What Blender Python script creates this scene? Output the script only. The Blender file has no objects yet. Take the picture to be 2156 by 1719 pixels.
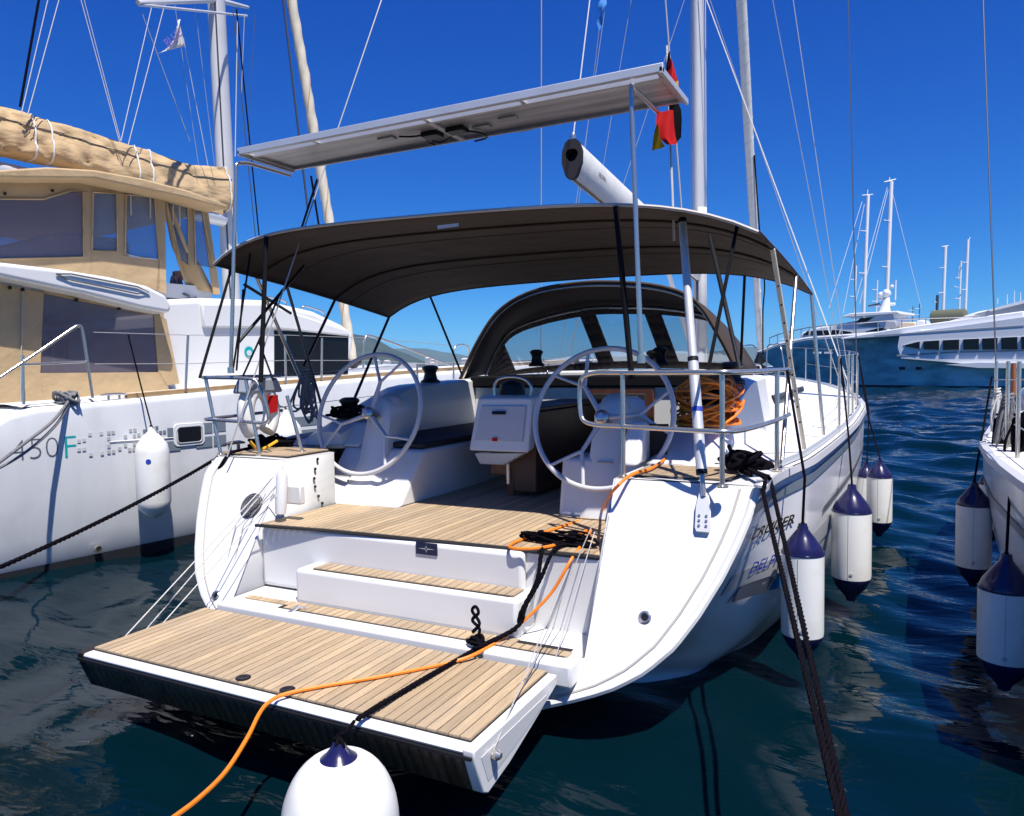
import bpy, math, random
import numpy as np
from mathutils import Vector, Matrix

random.seed(7)
S = bpy.context.scene
COL = S.collection
R = math.radians

# ---------------------------------------------------------------- camera
FPX, CX, CY = 1577.4, 1078.0, 859.5            # calibrated against the photograph (2156 px wide)
YAW, PITCH, ROLL = 0.4707, 0.0544, -0.0159
CAM = np.array([2.5056, -3.504, 1.7734])
_f = np.array([-math.sin(YAW)*math.cos(PITCH), math.cos(YAW)*math.cos(PITCH), -math.sin(PITCH)])
_r = np.array([math.cos(YAW), math.sin(YAW), 0.0]); _u = np.cross(_r, _f)
_r2 = math.cos(ROLL)*_r+math.sin(ROLL)*_u; _u2 = -math.sin(ROLL)*_r+math.cos(ROLL)*_u
cd = bpy.data.cameras.new('camera'); cam = bpy.data.objects.new('camera', cd); COL.objects.link(cam)
cd.sensor_width = 36.0; cd.lens = FPX/2156*36; cd.clip_start = 0.05; cd.clip_end = 20000
cam.matrix_world = Matrix([[_r2[i], _u2[i], -_f[i], CAM[i]] for i in range(3)]+[[0, 0, 0, 1]])
S.camera = cam

# ---------------------------------------------------------------- sky, sun, exposure
SUN = Vector((0.33, -0.27, 0.90)).normalized()
W = bpy.data.worlds.new('World'); S.world = W; W.use_nodes = True
nt = W.node_tree; bg = nt.nodes['Background']
sky = nt.nodes.new('ShaderNodeTexSky'); sky.sky_type = 'NISHITA'; sky.sun_disc = False
sky.sun_elevation = math.asin(SUN.z); sky.sun_rotation = math.atan2(SUN.x, SUN.y)
sky.altitude = 0; sky.air_density = 0.7; sky.dust_density = 0.0; sky.ozone_density = 8.0
sp_ = nt.nodes.new('ShaderNodeSeparateColor'); cb_ = nt.nodes.new('ShaderNodeCombineColor'); nt.links.new(sky.outputs[0], sp_.inputs[0])
KSKY = 0.1275                                   # one even colour grade over the whole sky: deep polarised blue
for ch_, gain_, gam_ in ((0, .52, 1.75), (1, .685, 1.24), (2, .86, .70)):
    pw_ = nt.nodes.new('ShaderNodeMath'); pw_.operation = 'POWER'; pw_.inputs[1].default_value = gam_
    ml_ = nt.nodes.new('ShaderNodeMath'); ml_.operation = 'MULTIPLY'; ml_.inputs[1].default_value = gain_*KSKY**(gam_-1)
    nt.links.new(sp_.outputs[ch_], pw_.inputs[0]); nt.links.new(pw_.outputs[0], ml_.inputs[0]); nt.links.new(ml_.outputs[0], cb_.inputs[ch_])
nt.links.new(cb_.outputs[0], bg.inputs[0])
bg.inputs[1].default_value = 0.10
sd = bpy.data.lights.new('sun', 'SUN'); sd.energy = 5.0; sd.angle = R(0.55); sd.color = (1.0, 0.955, 0.89)
so = bpy.data.objects.new('sun', sd); COL.objects.link(so); so.rotation_euler = SUN.to_track_quat('Z', 'Y').to_euler()
so.location = (20, -10, 40)
S.view_settings.view_transform = 'Standard'; S.view_settings.look = 'None'
S.view_settings.exposure = 0.50; S.view_settings.gamma = 1.0
try: S.view_settings.use_curve_mapping = False
except Exception: pass
try:
    S.cycles.max_bounces = 8; S.cycles.transparent_max_bounces = 16; S.cycles.caustics_reflective = True; S.cycles.blur_glossy = 2.0; S.cycles.diffuse_bounces = 2; S.cycles.sample_clamp_indirect = 4.0
except Exception: pass

# ---------------------------------------------------------------- pixel -> place
def ray(x, y): return _f+_r2*(x-CX)/FPX+_u2*(CY-y)/FPX
def at(x, y, X=None, Y=None, Z=None, d=None):
    v = ray(x, y)
    if X is not None: t = (X-CAM[0])/v[0]
    elif Y is not None: t = (Y-CAM[1])/v[1]
    elif Z is not None: t = (Z-CAM[2])/v[2]
    else: t = d
    return CAM+t*v
def on_plane(x, y, P, n):
    P = np.array(P, float); n = np.array(n, float); v = ray(x, y)
    return CAM+v*(((P-CAM)@n)/(v@n))
V3 = lambda *a: np.array(a, float)

# ---------------------------------------------------------------- materials
MATS = {}
def mat(name, col, rough=0.5, metal=0.0, var=0.0, vscale=4.0, bump=0.0, bscale=30.0, coat=0.0, spec=0.5, rnd=0.0,
        stretch=(1, 1, 1), dirt=None, transl=0.0, detail=4.0, bdist=.01):
    m = bpy.data.materials.new(name); m.use_nodes = True; n = m.node_tree; L = n.links
    b = n.nodes['Principled BSDF']
    b.inputs['Base Color'].default_value = (*col, 1); b.inputs['Roughness'].default_value = rough
    b.inputs['Metallic'].default_value = metal; b.inputs['Specular IOR Level'].default_value = spec
    b.inputs['Coat Weight'].default_value = coat; b.inputs['Coat Roughness'].default_value = 0.05
    tc = n.nodes.new('ShaderNodeTexCoord'); mp = n.nodes.new('ShaderNodeMapping'); mp.inputs['Scale'].default_value = stretch
    L.new(tc.outputs['Object'], mp.inputs[0]); last = None
    if var > 0 or rnd > 0:
        nz = n.nodes.new('ShaderNodeTexNoise'); nz.inputs['Scale'].default_value = vscale; nz.inputs['Detail'].default_value = detail
        L.new(mp.outputs[0], nz.inputs['Vector'])
        mr = n.nodes.new('ShaderNodeMapRange'); mr.inputs[1].default_value = 0.3; mr.inputs[2].default_value = 0.7
        mr.inputs[3].default_value = 1-var; mr.inputs[4].default_value = 1+var*0.6
        L.new(nz.outputs[0], mr.inputs[0]); val = mr.outputs[0]
        if rnd > 0:
            oi = n.nodes.new('ShaderNodeObjectInfo'); m2 = n.nodes.new('ShaderNodeMapRange')
            m2.inputs[3].default_value = 1-rnd; m2.inputs[4].default_value = 1+rnd; L.new(oi.outputs['Random'], m2.inputs[0])
            mm = n.nodes.new('ShaderNodeMath'); mm.operation = 'MULTIPLY'; L.new(val, mm.inputs[0]); L.new(m2.outputs[0], mm.inputs[1]); val = mm.outputs[0]
        mx = n.nodes.new('ShaderNodeVectorMath'); mx.operation = 'SCALE'; mx.inputs[0].default_value = col; L.new(val, mx.inputs['Scale'])
        last = mx.outputs[0]
    if dirt:
        dcol, dsc, lo, hi, amt = dirt
        nz = n.nodes.new('ShaderNodeTexNoise'); nz.inputs['Scale'].default_value = dsc; nz.inputs['Detail'].default_value = 6
        L.new(tc.outputs['Object'], nz.inputs['Vector'])
        mr = n.nodes.new('ShaderNodeMapRange'); mr.inputs[1].default_value = lo; mr.inputs[2].default_value = hi; mr.inputs[3].default_value = 0; mr.inputs[4].default_value = amt
        L.new(nz.outputs[0], mr.inputs[0])
        mix = n.nodes.new('ShaderNodeMix'); mix.data_type = 'RGBA'; mix.inputs[6].default_value = (*col, 1); mix.inputs[7].default_value = (*dcol, 1)
        if last is not None: L.new(last, mix.inputs[6])
        L.new(mr.outputs[0], mix.inputs[0]); last = mix.outputs[2]
    if last is not None: L.new(last, b.inputs['Base Color'])
    if bump > 0:
        nz = n.nodes.new('ShaderNodeTexNoise'); nz.inputs['Scale'].default_value = bscale; nz.inputs['Detail'].default_value = 5
        L.new(mp.outputs[0], nz.inputs['Vector'])
        bp = n.nodes.new('ShaderNodeBump'); bp.inputs['Strength'].default_value = min(1, bump); bp.inputs['Distance'].default_value = bdist
        L.new(nz.outputs[0], bp.inputs['Height']); L.new(bp.outputs[0], b.inputs['Normal'])
    if transl > 0:
        out = n.nodes['Material Output']; tr = n.nodes.new('ShaderNodeBsdfTranslucent'); tr.inputs[0].default_value = (*col, 1)
        mxs = n.nodes.new('ShaderNodeMixShader'); mxs.inputs[0].default_value = transl
        L.new(b.outputs[0], mxs.inputs[1]); L.new(tr.outputs[0], mxs.inputs[2]); L.new(mxs.outputs[0], out.inputs[0])
    MATS[name] = m; return m
def clear_mat(name, tint, gloss=0.12, rough=0.08, haze=0.0, hazecol=(.8, .8, .85), bump=0.0, bscale=3):
    m = bpy.data.materials.new(name); m.use_nodes = True; n = m.node_tree; L = n.links
    n.nodes.remove(n.nodes['Principled BSDF']); out = n.nodes['Material Output']
    t = n.nodes.new('ShaderNodeBsdfTransparent'); t.inputs[0].default_value = (*tint, 1)
    g = n.nodes.new('ShaderNodeBsdfGlossy'); g.inputs['Roughness'].default_value = rough
    d = n.nodes.new('ShaderNodeBsdfDiffuse'); d.inputs[0].default_value = (*hazecol, 1)
    m1 = n.nodes.new('ShaderNodeMixShader'); m1.inputs[0].default_value = haze
    m2 = n.nodes.new('ShaderNodeMixShader'); fr = n.nodes.new('ShaderNodeFresnel'); fr.inputs[0].default_value = 1.45
    ad = n.nodes.new('ShaderNodeMath'); ad.operation = 'MULTIPLY_ADD'; ad.inputs[1].default_value = 0.38; ad.inputs[2].default_value = gloss*0.15; ad.use_clamp = True
    L.new(fr.outputs[0], ad.inputs[0]); L.new(t.outputs[0], m1.inputs[1]); L.new(d.outputs[0], m1.inputs[2])
    L.new(ad.outputs[0], m2.inputs[0]); L.new(m1.outputs[0], m2.inputs[1]); L.new(g.outputs[0], m2.inputs[2]); L.new(m2.outputs[0], out.inputs[0])
    if bump:
        tc = n.nodes.new('ShaderNodeTexCoord'); nz = n.nodes.new('ShaderNodeTexNoise'); nz.inputs['Scale'].default_value = bscale
        L.new(tc.outputs['Object'], nz.inputs['Vector']); bp = n.nodes.new('ShaderNodeBump'); bp.inputs['Strength'].default_value = bump; bp.inputs['Distance'].default_value = 0.05
        L.new(nz.outputs[0], bp.inputs['Height']); L.new(bp.outputs[0], g.inputs['Normal'])
    MATS[name] = m; return m

mat('gelcoat', (.72, .715, .70), .28, coat=.1, var=.02, vscale=2, dirt=((.62, .60, .55), 5, .6, .85, .25))
mat('hullpaint', (.78, .78, .79), .16, coat=.1, dirt=((.6, .6, .6), 3, .6, .9, .3))
mat('nonskid', (.70, .70, .69), .55, bump=.25, bscale=260, var=.03, vscale=3, dirt=((.6, .58, .54), 4, .55, .85, .3))
mat('seam', (.42, .40, .36), .5)
mat('teak', (.455, .335, .205), .6, var=.20, vscale=9, rnd=.19, stretch=(9, .6, 9), bump=.3, bscale=60, detail=8, dirt=((.33, .27, .205), 2.2, .45, .75, .5))
mat('caulk', (.012, .012, .013), .7)
mat('steel', (.62, .58, .52), .24, .85)
mat('alu', (.66, .66, .67), .42, .35, var=.05, vscale=6, bump=.05, bscale=80)
mat('alupaint', (.62, .64, .66), .35, .4)
mat('mastgrey', (.62, .62, .62), .4, .15, var=.06, vscale=2)
mat('blackplastic', (.010, .010, .012), .4, spec=.3)
mat('blackcloth', (.010, .010, .012), .9, spec=.1, bump=.3, bscale=120)
mat('taupe', (.062, .041, .029), .85, var=.16, vscale=2, bump=.6, bscale=5, bdist=.03, transl=.07)
mat('taupedark', (.040, .026, .020), .85, var=.12, vscale=3, bump=.25, bscale=200)
mat('piping', (.55, .50, .44), .7)
mat('tan', (.56, .40, .22), .85, var=.10, vscale=2.2, bump=.9, bscale=2.6, transl=.12, detail=6, bdist=.05)
mat('tanbag', (.50, .355, .195), .85, var=.16, vscale=3, bump=1.0, bscale=3.5, stretch=(.6, .6, 1.6), detail=6, bdist=.05)
mat('cream', (.72, .64, .50), .8, var=.1, vscale=6, bump=.3, bscale=40)
mat('sailwhite', (.72, .71, .68), .7, var=.08, vscale=8, bump=.2, bscale=30)
mat('rope_black', (.008, .007, .010), .9, bump=.6, bscale=220, spec=.0)
mat('rope_grey', (.22, .22, .23), .85, bump=1.0, bscale=200, var=.3, vscale=40)
mat('rope_white', (.66, .65, .62), .8, bump=.8, bscale=200)
mat('rope_pink', (.42, .26, .28), .85, bump=.8, bscale=200, var=.4, vscale=20)
mat('wire', (.50, .48, .45), .35, .4)
mat('wire_dark', (.10, .10, .11), .4, .6)
mat('orange', (.85, .22, .015), .45, var=.08, vscale=20)
mat('fender_white', (.80, .80, .77), .35, var=.03, vscale=6, dirt=((.50, .46, .38), 6, .50, .80, .55))
mat('fender_navy', (.012, .012, .065), .22, var=.2, vscale=5)
mat('wheelgrey', (.56, .56, .58), .35)
mat('cushion', (.018, .018, .022), .75)
mat('wood_dark', (.085, .030, .014), .4, var=.3, vscale=5, stretch=(8, 8, .8))
mat('wood_red', (.25, .085, .03), .38, var=.3, vscale=5, stretch=(8, 8, .8))
mat('interior_dark', (.012, .011, .011), .8)
mat('panelwhite', (.66, .64, .65), .35, var=.45, vscale=3, stretch=(.5, 4, 1))
mat('solarcell', (.01, .015, .045), .12)
mat('navyplate', (.012, .018, .05), .3)
mat('silver', (.6, .62, .65), .3, .6)
mat('red', (.50, .012, .012), .7, spec=.15)
mat('gold', (.72, .38, .015), .8, spec=.1)
mat('flagblack', (.008, .008, .009), .9, spec=.03)
mat('yellow', (.8, .42, .02), .6)
mat('flagwhite', (.80, .80, .80), .8, transl=.3)
mat('flagblue', (.05, .26, .66), .8, transl=.3)
mat('purple', (.20, .12, .40), .7)
mat('darkglass', (.008, .009, .013), .08, spec=.22)
mat('cathull', (.72, .73, .74), .16, coat=.1, var=.04, vscale=3, stretch=(3, 3, .4), dirt=((.42, .42, .41), 2.5, .55, .85, .4))
mat('greydecal', (.16, .20, .24), .35)
mat('palegrey', (.42, .43, .44), .35)
mat('palegrey2', (.55, .55, .56), .4)
mat('lettergrey', (.11, .12, .15), .4)
mat('letterteal', (.0, .34, .36), .4)
mat('letterblue', (.03, .06, .42), .4)
mat('letterblack', (.015, .015, .017), .4)
mat('decalblue', (.01, .15, .42), .35)
mat('antifoul', (.008, .010, .014), .6)
mat('catdeckteak', (.42, .27, .12), .6, var=.2, vscale=8)
mat('teal_reflection', (.30, .60, .64), .22, coat=.15, var=.5, vscale=.55, detail=6, stretch=(1, 1, 2.5), dirt=((.50, .72, .74), .8, .5, .72, .8))  # teal water reflection and its paler mottling painted into the hull colour
mat('yachtwhite', (.78, .79, .80), .2, coat=.3)
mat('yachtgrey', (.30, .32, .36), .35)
mat('bezel', (.030, .028, .032), .6, spec=.15)
mat('beige', (.6, .5, .36), .8)
mat('olive', (.10, .11, .07), .8)
mat('hill', (.040, .058, .045), .9, var=.35, vscale=.02, detail=8)
mat('hill_far', (.075, .095, .065), .9, var=.12, vscale=.004)
mat('town', (.55, .52, .5), .8)
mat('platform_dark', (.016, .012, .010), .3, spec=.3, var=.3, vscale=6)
mat('teak_shade', (.085, .052, .028), .32, coat=.0, spec=.3, var=.4, vscale=8, rnd=.25, stretch=(9, 9, .6))  # platform edge teak with its shade painted into the colour
clear_mat('vinyl', (.86, .88, .92), .12, .1, haze=.05, hazecol=(.7, .75, .8), bump=.1, bscale=4)
clear_mat('vinyl_smoke', (.62, .60, .66), .15, .15, haze=.34, hazecol=(.30, .26, .30), bump=.5, bscale=3)
clear_mat('vinyl_blue', (.62, .70, .80), .1, .15, haze=.30, hazecol=(.30, .33, .42), bump=.5, bscale=3)

# ---------------------------------------------------------------- object helpers
ORG = {}
def root(name, label, cat, loc=(0, 0, 0), group=None):
    o = bpy.data.objects.new(name, None); COL.objects.link(o); o.location = loc; o.empty_display_size = .2
    o['label'] = label; o['category'] = cat
    if group: o['group'] = group
    ORG[o] = V3(*loc); return o
def tag(o, label, cat, group=None):
    o['label'] = label; o['category'] = cat
    if group: o['group'] = group
    return o
def structure(o): o['kind'] = 'structure'; return o

class B:
    """collects geometry in world coordinates, then links it as one mesh object"""
    def __init__(s): s.v = []; s.f = []
    def add(s, verts, faces):
        k = len(s.v); s.v += [tuple(map(float, p)) for p in verts]; s.f += [tuple(i+k for i in f) for f in faces]; return s
    def box(s, lo, hi):
        (a, b, c), (d, e, f) = lo, hi
        return s.add([(a, b, c), (d, b, c), (d, e, c), (a, e, c), (a, b, f), (d, b, f), (d, e, f), (a, e, f)],
                     [(0, 3, 2, 1), (4, 5, 6, 7), (0, 1, 5, 4), (1, 2, 6, 5), (2, 3, 7, 6), (3, 0, 4, 7)])
    def prism(s, poly, vec):
        p = [V3(*q) for q in poly]; n = len(p); vec = V3(*vec)
        return s.add(p+[q+vec for q in p], [tuple(range(n)), tuple(range(2*n-1, n-1, -1))]+[(i, (i+1) % n+0, (i+1) % n+n, i+n)[::-1] for i in range(n)])
    def poly(s, pts): return s.add(pts, [tuple(range(len(pts)))])
    def tube(s, pts, r, n=8, cap=True, closed=False, flat=1.0):
        P = [V3(*p) for p in pts]; m = len(P); rr = r if hasattr(r, '__len__') else [r]*m
        up = None; k0 = len(s.v); vv = []
        for i in range(m):
            if closed: t = P[(i+1) % m]-P[i-1]
            else: t = P[min(i+1, m-1)]-P[max(i-1, 0)]
            t = t/(np.linalg.norm(t)+1e-12)
            if up is None: up = V3(0, 0, 1) if abs(t[2]) < .9 else V3(0, 1, 0)
            a = np.cross(t, up); a /= (np.linalg.norm(a)+1e-12); b = np.cross(a, t); up = b
            for j in range(n):
                w = 2*math.pi*j/n; vv.append(P[i]+rr[i]*(math.cos(w)*a+flat*math.sin(w)*b))
        ff = []
        for i in range(m if closed else m-1):
            for j in range(n):
                q = (i+1) % m
                ff.append((i*n+j, i*n+(j+1) % n, q*n+(j+1) % n, q*n+j))
        if cap and not closed: ff += [tuple(range(n-1, -1, -1)), tuple((m-1)*n+j for j in range(n))]
        return s.add(vv, ff)
    def lathe(s, prof, base=(0, 0, 0), axis=(0, 0, 1), n=24):
        ax = V3(*axis); ax /= np.linalg.norm(ax); a = np.cross(ax, V3(1, 0, 0) if abs(ax[0]) < .9 else V3(0, 1, 0)); a /= np.linalg.norm(a); b = np.cross(ax, a)
        base = V3(*base); vv = []; m = len(prof)
        for (r, h) in prof:
            for j in range(n):
                w = 2*math.pi*j/n; vv.append(base+ax*h+r*(math.cos(w)*a+math.sin(w)*b))
        ff = [(i*n+j, i*n+(j+1) % n, (i+1)*n+(j+1) % n, (i+1)*n+j) for i in range(m-1) for j in range(n)]
        ff += [tuple(range(n-1, -1, -1)), tuple((m-1)*n+j for j in range(n))]
        return s.add(vv, ff)
    def grid(s, rows, flip=False):
        m, n = len(rows), len(rows[0]); vv = [p for r in rows for p in r]
        ff = [(i*n+j, i*n+j+1, (i+1)*n+j+1, (i+1)*n+j) for i in range(m-1) for j in range(n-1)]
        if flip: ff = [q[::-1] for q in ff]
        return s.add(vv, ff)
    def torus(s, c, R_, r, ax, n=40, k=8):
        ax = V3(*ax); ax /= np.linalg.norm(ax); a = np.cross(ax, V3(1, 0, 0) if abs(ax[0]) < .9 else V3(0, 1, 0)); a /= np.linalg.norm(a); b = np.cross(ax, a)
        return s.tube([V3(*c)+R_*(math.cos(2*math.pi*i/n)*a+math.sin(2*math.pi*i/n)*b) for i in range(n)], r, k, closed=True)
    def obj(s, name, m, parent=None, smooth=40, bevel=0, thick=0, sub=0, seg=2):
        me = bpy.data.meshes.new(name); p = parent; off = V3(0, 0, 0); q = parent
        while q is not None:
            if q in ORG: off = off+ORG[q]; break
            q = q.parent
        me.from_pydata([tuple(V3(*v)-off) for v in s.v], [], s.f); me.update()
        if smooth:
            for pl in me.polygons: pl.use_smooth = True
            me.set_sharp_from_angle(angle=R(smooth))
        o = bpy.data.objects.new(name, me); COL.objects.link(o)
        if m: me.materials.append(MATS[m] if isinstance(m, str) else m)
        if parent is not None: o.parent = parent
        if thick: md = o.modifiers.new('s', 'SOLIDIFY'); md.thickness = thick; md.offset = 0
        if bevel: md = o.modifiers.new('b', 'BEVEL'); md.width = bevel; md.segments = seg; md.limit_method = 'ANGLE'; md.angle_limit = R(35)
        if sub: md = o.modifiers.new('u', 'SUBSURF'); md.levels = sub; md.render_levels = sub
        return o

def spline(pts, k=8):
    P = [V3(*p) for p in pts]; 
    if len(P) < 3: return P
    P = [2*P[0]-P[1]]+P+[2*P[-1]-P[-2]]; out = []
    for i in range(1, len(P)-2):
        for j in range(k):
            t = j/k; a, b, c, d = P[i-1], P[i], P[i+1], P[i+2]
            out.append(.5*((2*b)+(-a+c)*t+(2*a-5*b+4*c-d)*t*t+(-a+3*b-3*c+d)*t**3))
    out.append(P[-2]); return out
def sag(a, b, s=0.0, n=14):
    a, b = V3(*a), V3(*b); return [a+(b-a)*t+V3(0, 0, -4*s*t*(1-t)) for t in np.linspace(0, 1, n)]
def tube(name, pts, r, m, parent=None, n=8, **k): return B().tube(pts, r, n, **k).obj(name, m, parent, smooth=60)
def strand_rope(name, pts, r, m, parent=None):
    P = [V3(*p) for p in pts]; L_ = np.concatenate([[0], np.cumsum([np.linalg.norm(P[i+1]-P[i]) for i in range(len(P)-1)])]); A_ = np.array(P)
    n = int(min(700, max(20, L_[-1]/(r*1.1)))); b = B(); tt = np.linspace(0, L_[-1], n); Q = np.array([[np.interp(t, L_, A_[:, k]) for k in range(3)] for t in tt])
    T = np.gradient(Q, axis=0); T /= (np.linalg.norm(T, axis=1)[:, None]+1e-9); U = np.cross(T, V3(.31, .2, .93)); U /= (np.linalg.norm(U, axis=1)[:, None]+1e-9); Wv = np.cross(T, U)
    for s in range(3):
        ph = 2*math.pi*tt/(r*7.5)+s*2.0944; b.tube(list(Q+r*.5*(np.cos(ph)[:, None]*U+np.sin(ph)[:, None]*Wv)), r*.56, 5)
    return b.obj(name, m, parent, smooth=60)
def text_mesh(s, size, shear=0.0, bold=0.0, spacing=1.0):
    c = bpy.data.curves.new('t', 'FONT'); c.body = s; c.size = size; c.shear = shear; c.offset = bold; c.space_character = spacing; c.resolution_u = 3
    o = bpy.data.objects.new('t', c); COL.objects.link(o); bpy.context.view_layer.update()
    me = bpy.data.meshes.new_from_object(o.evaluated_get(bpy.context.evaluated_depsgraph_get()))
    v = [tuple(q.co) for q in me.vertices]; f = [tuple(p.vertices) for p in me.polygons]
    bpy.data.objects.remove(o); bpy.data.curves.remove(c); bpy.data.meshes.remove(me); return v, f
def copy_tree(o, parent=None):
    c = o.copy(); COL.objects.link(c)
    if parent is not None: c.parent = parent
    for ch in list(o.children): copy_tree(ch, c)
    return c
# ================================================================ the setting: water and hills
def make_water():
    c0 = (CAM[0], CAM[1]); fwd = math.atan2(_f[1], _f[0])
    na, nb = 520, 70; span = R(76)
    ang = list(np.linspace(fwd-span, fwd+span, na))+list(np.linspace(fwd+span, fwd-span+2*math.pi, nb)[1:-1])
    rad = np.concatenate([[0.05], np.geomspace(.5, 70, 500), np.geomspace(72, 5000, 60)])
    A, Rr = np.meshgrid(ang, rad); X = c0[0]+Rr*np.cos(A); Y = c0[1]+Rr*np.sin(A); Z = np.zeros_like(X)
    rg = np.random.RandomState(3); main = R(62)
    calm = 0.85+0.45*np.clip((Y-3.5+.5*(X-2.3))/5, 0, 1)*np.clip((X+1)/3.5, 0, 1)+.5*np.clip((Y-9)/10, 0, 1)
    for i in range(34):
        L = .42*1.075**i*rg.uniform(.9, 1.1); th = main+rg.normal(0, .55); k = 2*math.pi/L
        keep = np.clip((L-Rr*.016)/(L*.6+1e-6), 0, 1)
        ph = k*(X*math.cos(th)+Y*math.sin(th))+rg.uniform(0, 6.28)
        ph = ph+.9*np.sin(.35*k*(X*math.cos(th+1.3)+Y*math.sin(th+1.3))+rg.uniform(0, 6.28))
        Z += keep*.0060*L**.70*np.sin(ph)
    Z *= calm*np.clip(1.4-Rr/160, .0, 1)
    n, m = len(ang), len(rad)
    vv = np.stack([X, Y, Z], -1).reshape(-1, 3)
    ff = [(i*n+j, i*n+(j+1) % n, (i+1)*n+(j+1) % n, (i+1)*n+j) for i in range(m-1) for j in range(n)]
    me = bpy.data.meshes.new('water'); me.from_pydata(vv.tolist(), [], ff); me.update()
    me.polygons.foreach_set('use_smooth', [True]*len(ff))
    mm = bpy.data.materials.new('water'); mm.use_nodes = True; nt = mm.node_tree; L = nt.links; b = nt.nodes['Principled BSDF']
    b.inputs['Base Color'].default_value = (.0004, .0085, .0140, 1); b.inputs['Roughness'].default_value = .025; b.inputs['IOR'].default_value = 1.26
    b.inputs['Specular IOR Level'].default_value = .36
    tc = nt.nodes.new('ShaderNodeTexCoord'); mp = nt.nodes.new('ShaderNodeMapping'); mp.inputs['Rotation'].default_value = (0, 0, R(-28)); mp.inputs['Scale'].default_value = (.55, 1.5, 1)
    L.new(tc.outputs['Object'], mp.inputs[0]); prev = None
    for sc, di, st in ((1.1, .07, .5), (3.4, .022, .6), (11, .005, .45)):
        nz = nt.nodes.new('ShaderNodeTexNoise'); nz.inputs['Scale'].default_value = sc; nz.inputs['Detail'].default_value = 2.5; nz.inputs['Distortion'].default_value = .6
        L.new(mp.outputs[0], nz.inputs['Vector']); bp = nt.nodes.new('ShaderNodeBump'); bp.inputs['Strength'].default_value = st; bp.inputs['Distance'].default_value = di
        L.new(nz.outputs[0], bp.inputs['Height'])
        if prev: L.new(prev, bp.inputs['Normal'])
        prev = bp.outputs[0]
    L.new(prev, b.inputs['Normal']); me.materials.append(mm)
    o = bpy.data.objects.new('water', me); COL.objects.link(o); structure(o); return o
water = make_water()

def hill_ridge(name, x0, x1, dist, prof, m, depth, seed):
    """a ridge across the bay: prof = (pixel x, pixel y of the crest) at the given distance"""
    rg = np.random.RandomState(seed); xs = np.linspace(x0, x1, 140); px = [p[0] for p in prof]; py = [p[1] for p in prof]
    rows = [[], [], [], [], []]
    for x in xs:
        y = np.interp(x, px, py); crest = at(x, y, d=dist); g = at(x, 0, d=dist)
        h = max(1.0, crest[2]*(1+rg.normal(0, .02))); d = ray(x, 775); d = d*V3(1, 1, 0)
        base = V3(crest[0], crest[1], 0)
        for k, (fr, hh) in enumerate(((-.5, -2), (-.38, .28), (-.18, .66), (0, 1), (.5, .4))):
            rows[k].append(base+d*depth*fr+V3(0, 0, h*hh*(1+(rg.normal(0, .05) if 0 < k < 3 else 0)) if hh > 0 else -3))
    o = B().grid(rows).obj(name, m, smooth=80); structure(o); return o
hill_ridge('hill', -900, 1240, 1900, [(-900, 640), (300, 690), (700, 690), (790, 715), (840, 738), (900, 765), (960, 776), (1100, 776), (1240, 778)], 'hill', 700, 1)
hill_ridge('far_hill', -900, 3200, 5200, [(-900, 715), (900, 735), (1000, 752), (1100, 760), (1500, 742), (1560, 730), (1640, 733), (1800, 738), (2300, 735), (3200, 740)], 'hill_far', 1500, 2)
rg = np.random.RandomState(5)
for i in range(26):                                   # pale houses of the town on the far shore
    x = rg.uniform(470, 1010); p = at(x, 775, d=1560); p[2] = max(2, at(x, rg.uniform(762, 781), d=1560)[2])
    w, h = rg.uniform(7, 15), rg.uniform(5, 10)
    b = B().box((p[0]-w/2, p[1]-4, p[2]-12), (p[0]+w/2, p[1]+6, p[2]+h)); t = V3(p[0], p[1], p[2]+h)
    b.add([t+V3(-w/2-.5, -4.5, 0), t+V3(w/2+.5, -4.5, 0), t+V3(w/2+.5, 6.5, 0), t+V3(-w/2-.5, 6.5, 0), t+V3(-w/2, 1, 3), t+V3(w/2, 1, 3)],
          [(0, 1, 5, 4), (2, 3, 4, 5), (1, 2, 5), (3, 0, 4)])
    tag(b.obj('house', 'town', smooth=0), 'tiny pale house on the far shore below the hill', 'house', 'houses on the far shore')

# sea air over the bay: fades the far hills
hz = B().box((-9000, -9000, -4), (9000, 9000, 230)).obj('haze', None, smooth=0)
hm = bpy.data.materials.new('haze'); hm.use_nodes = True; hn = hm.node_tree; hn.nodes.remove(hn.nodes['Principled BSDF'])
pv = hn.nodes.new('ShaderNodeVolumePrincipled'); pv.inputs['Color'].default_value = (.30, .66, 1.0, 1); pv.inputs['Density'].default_value = 0.00008
hn.links.new(pv.outputs[0], hn.nodes['Material Output'].inputs['Volume']); hz.data.materials.append(hm); hz['kind'] = 'stuff'
hz['label'] = 'thin sea haze over the bay'
# ================================================================ the white sailing yacht, stern to camera
Yt = root('sailing_yacht', 'white sailing yacht, stern towards us with teak swim platform folded down and brown bimini', 'sailing yacht', (0, 5, 0))
NB = [0, .5, 1, 2, 3, 4, 6, 8, 10, 11.5, 12.6, 13.2, 13.4]
BD = [1.94, 2.01, 2.05, 2.11, 2.16, 2.2, 2.22, 2.05, 1.62, 1.08, .55, .2, .02]
BW = [.98, 1.2, 1.42, 1.76, 1.93, 2.02, 2.03, 1.8, 1.25, .72, .25, .05, .012]
_q = np.linspace(0, 13.4, 300)
def smooth_tab(tab):
    y = np.interp(_q, NB, tab); k = np.hanning(21); k /= k.sum(); yp = np.concatenate([[2*y[0]-y[10-i] for i in range(10)], y, [2*y[-1]-y[-2-i] for i in range(10)]])
    return np.convolve(yp, k, 'valid')[:300]
_bd, _bw = smooth_tab(BD), smooth_tab(BW)
def sheer(n): return 1.185+.0004*n+.0018*n*n
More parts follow.
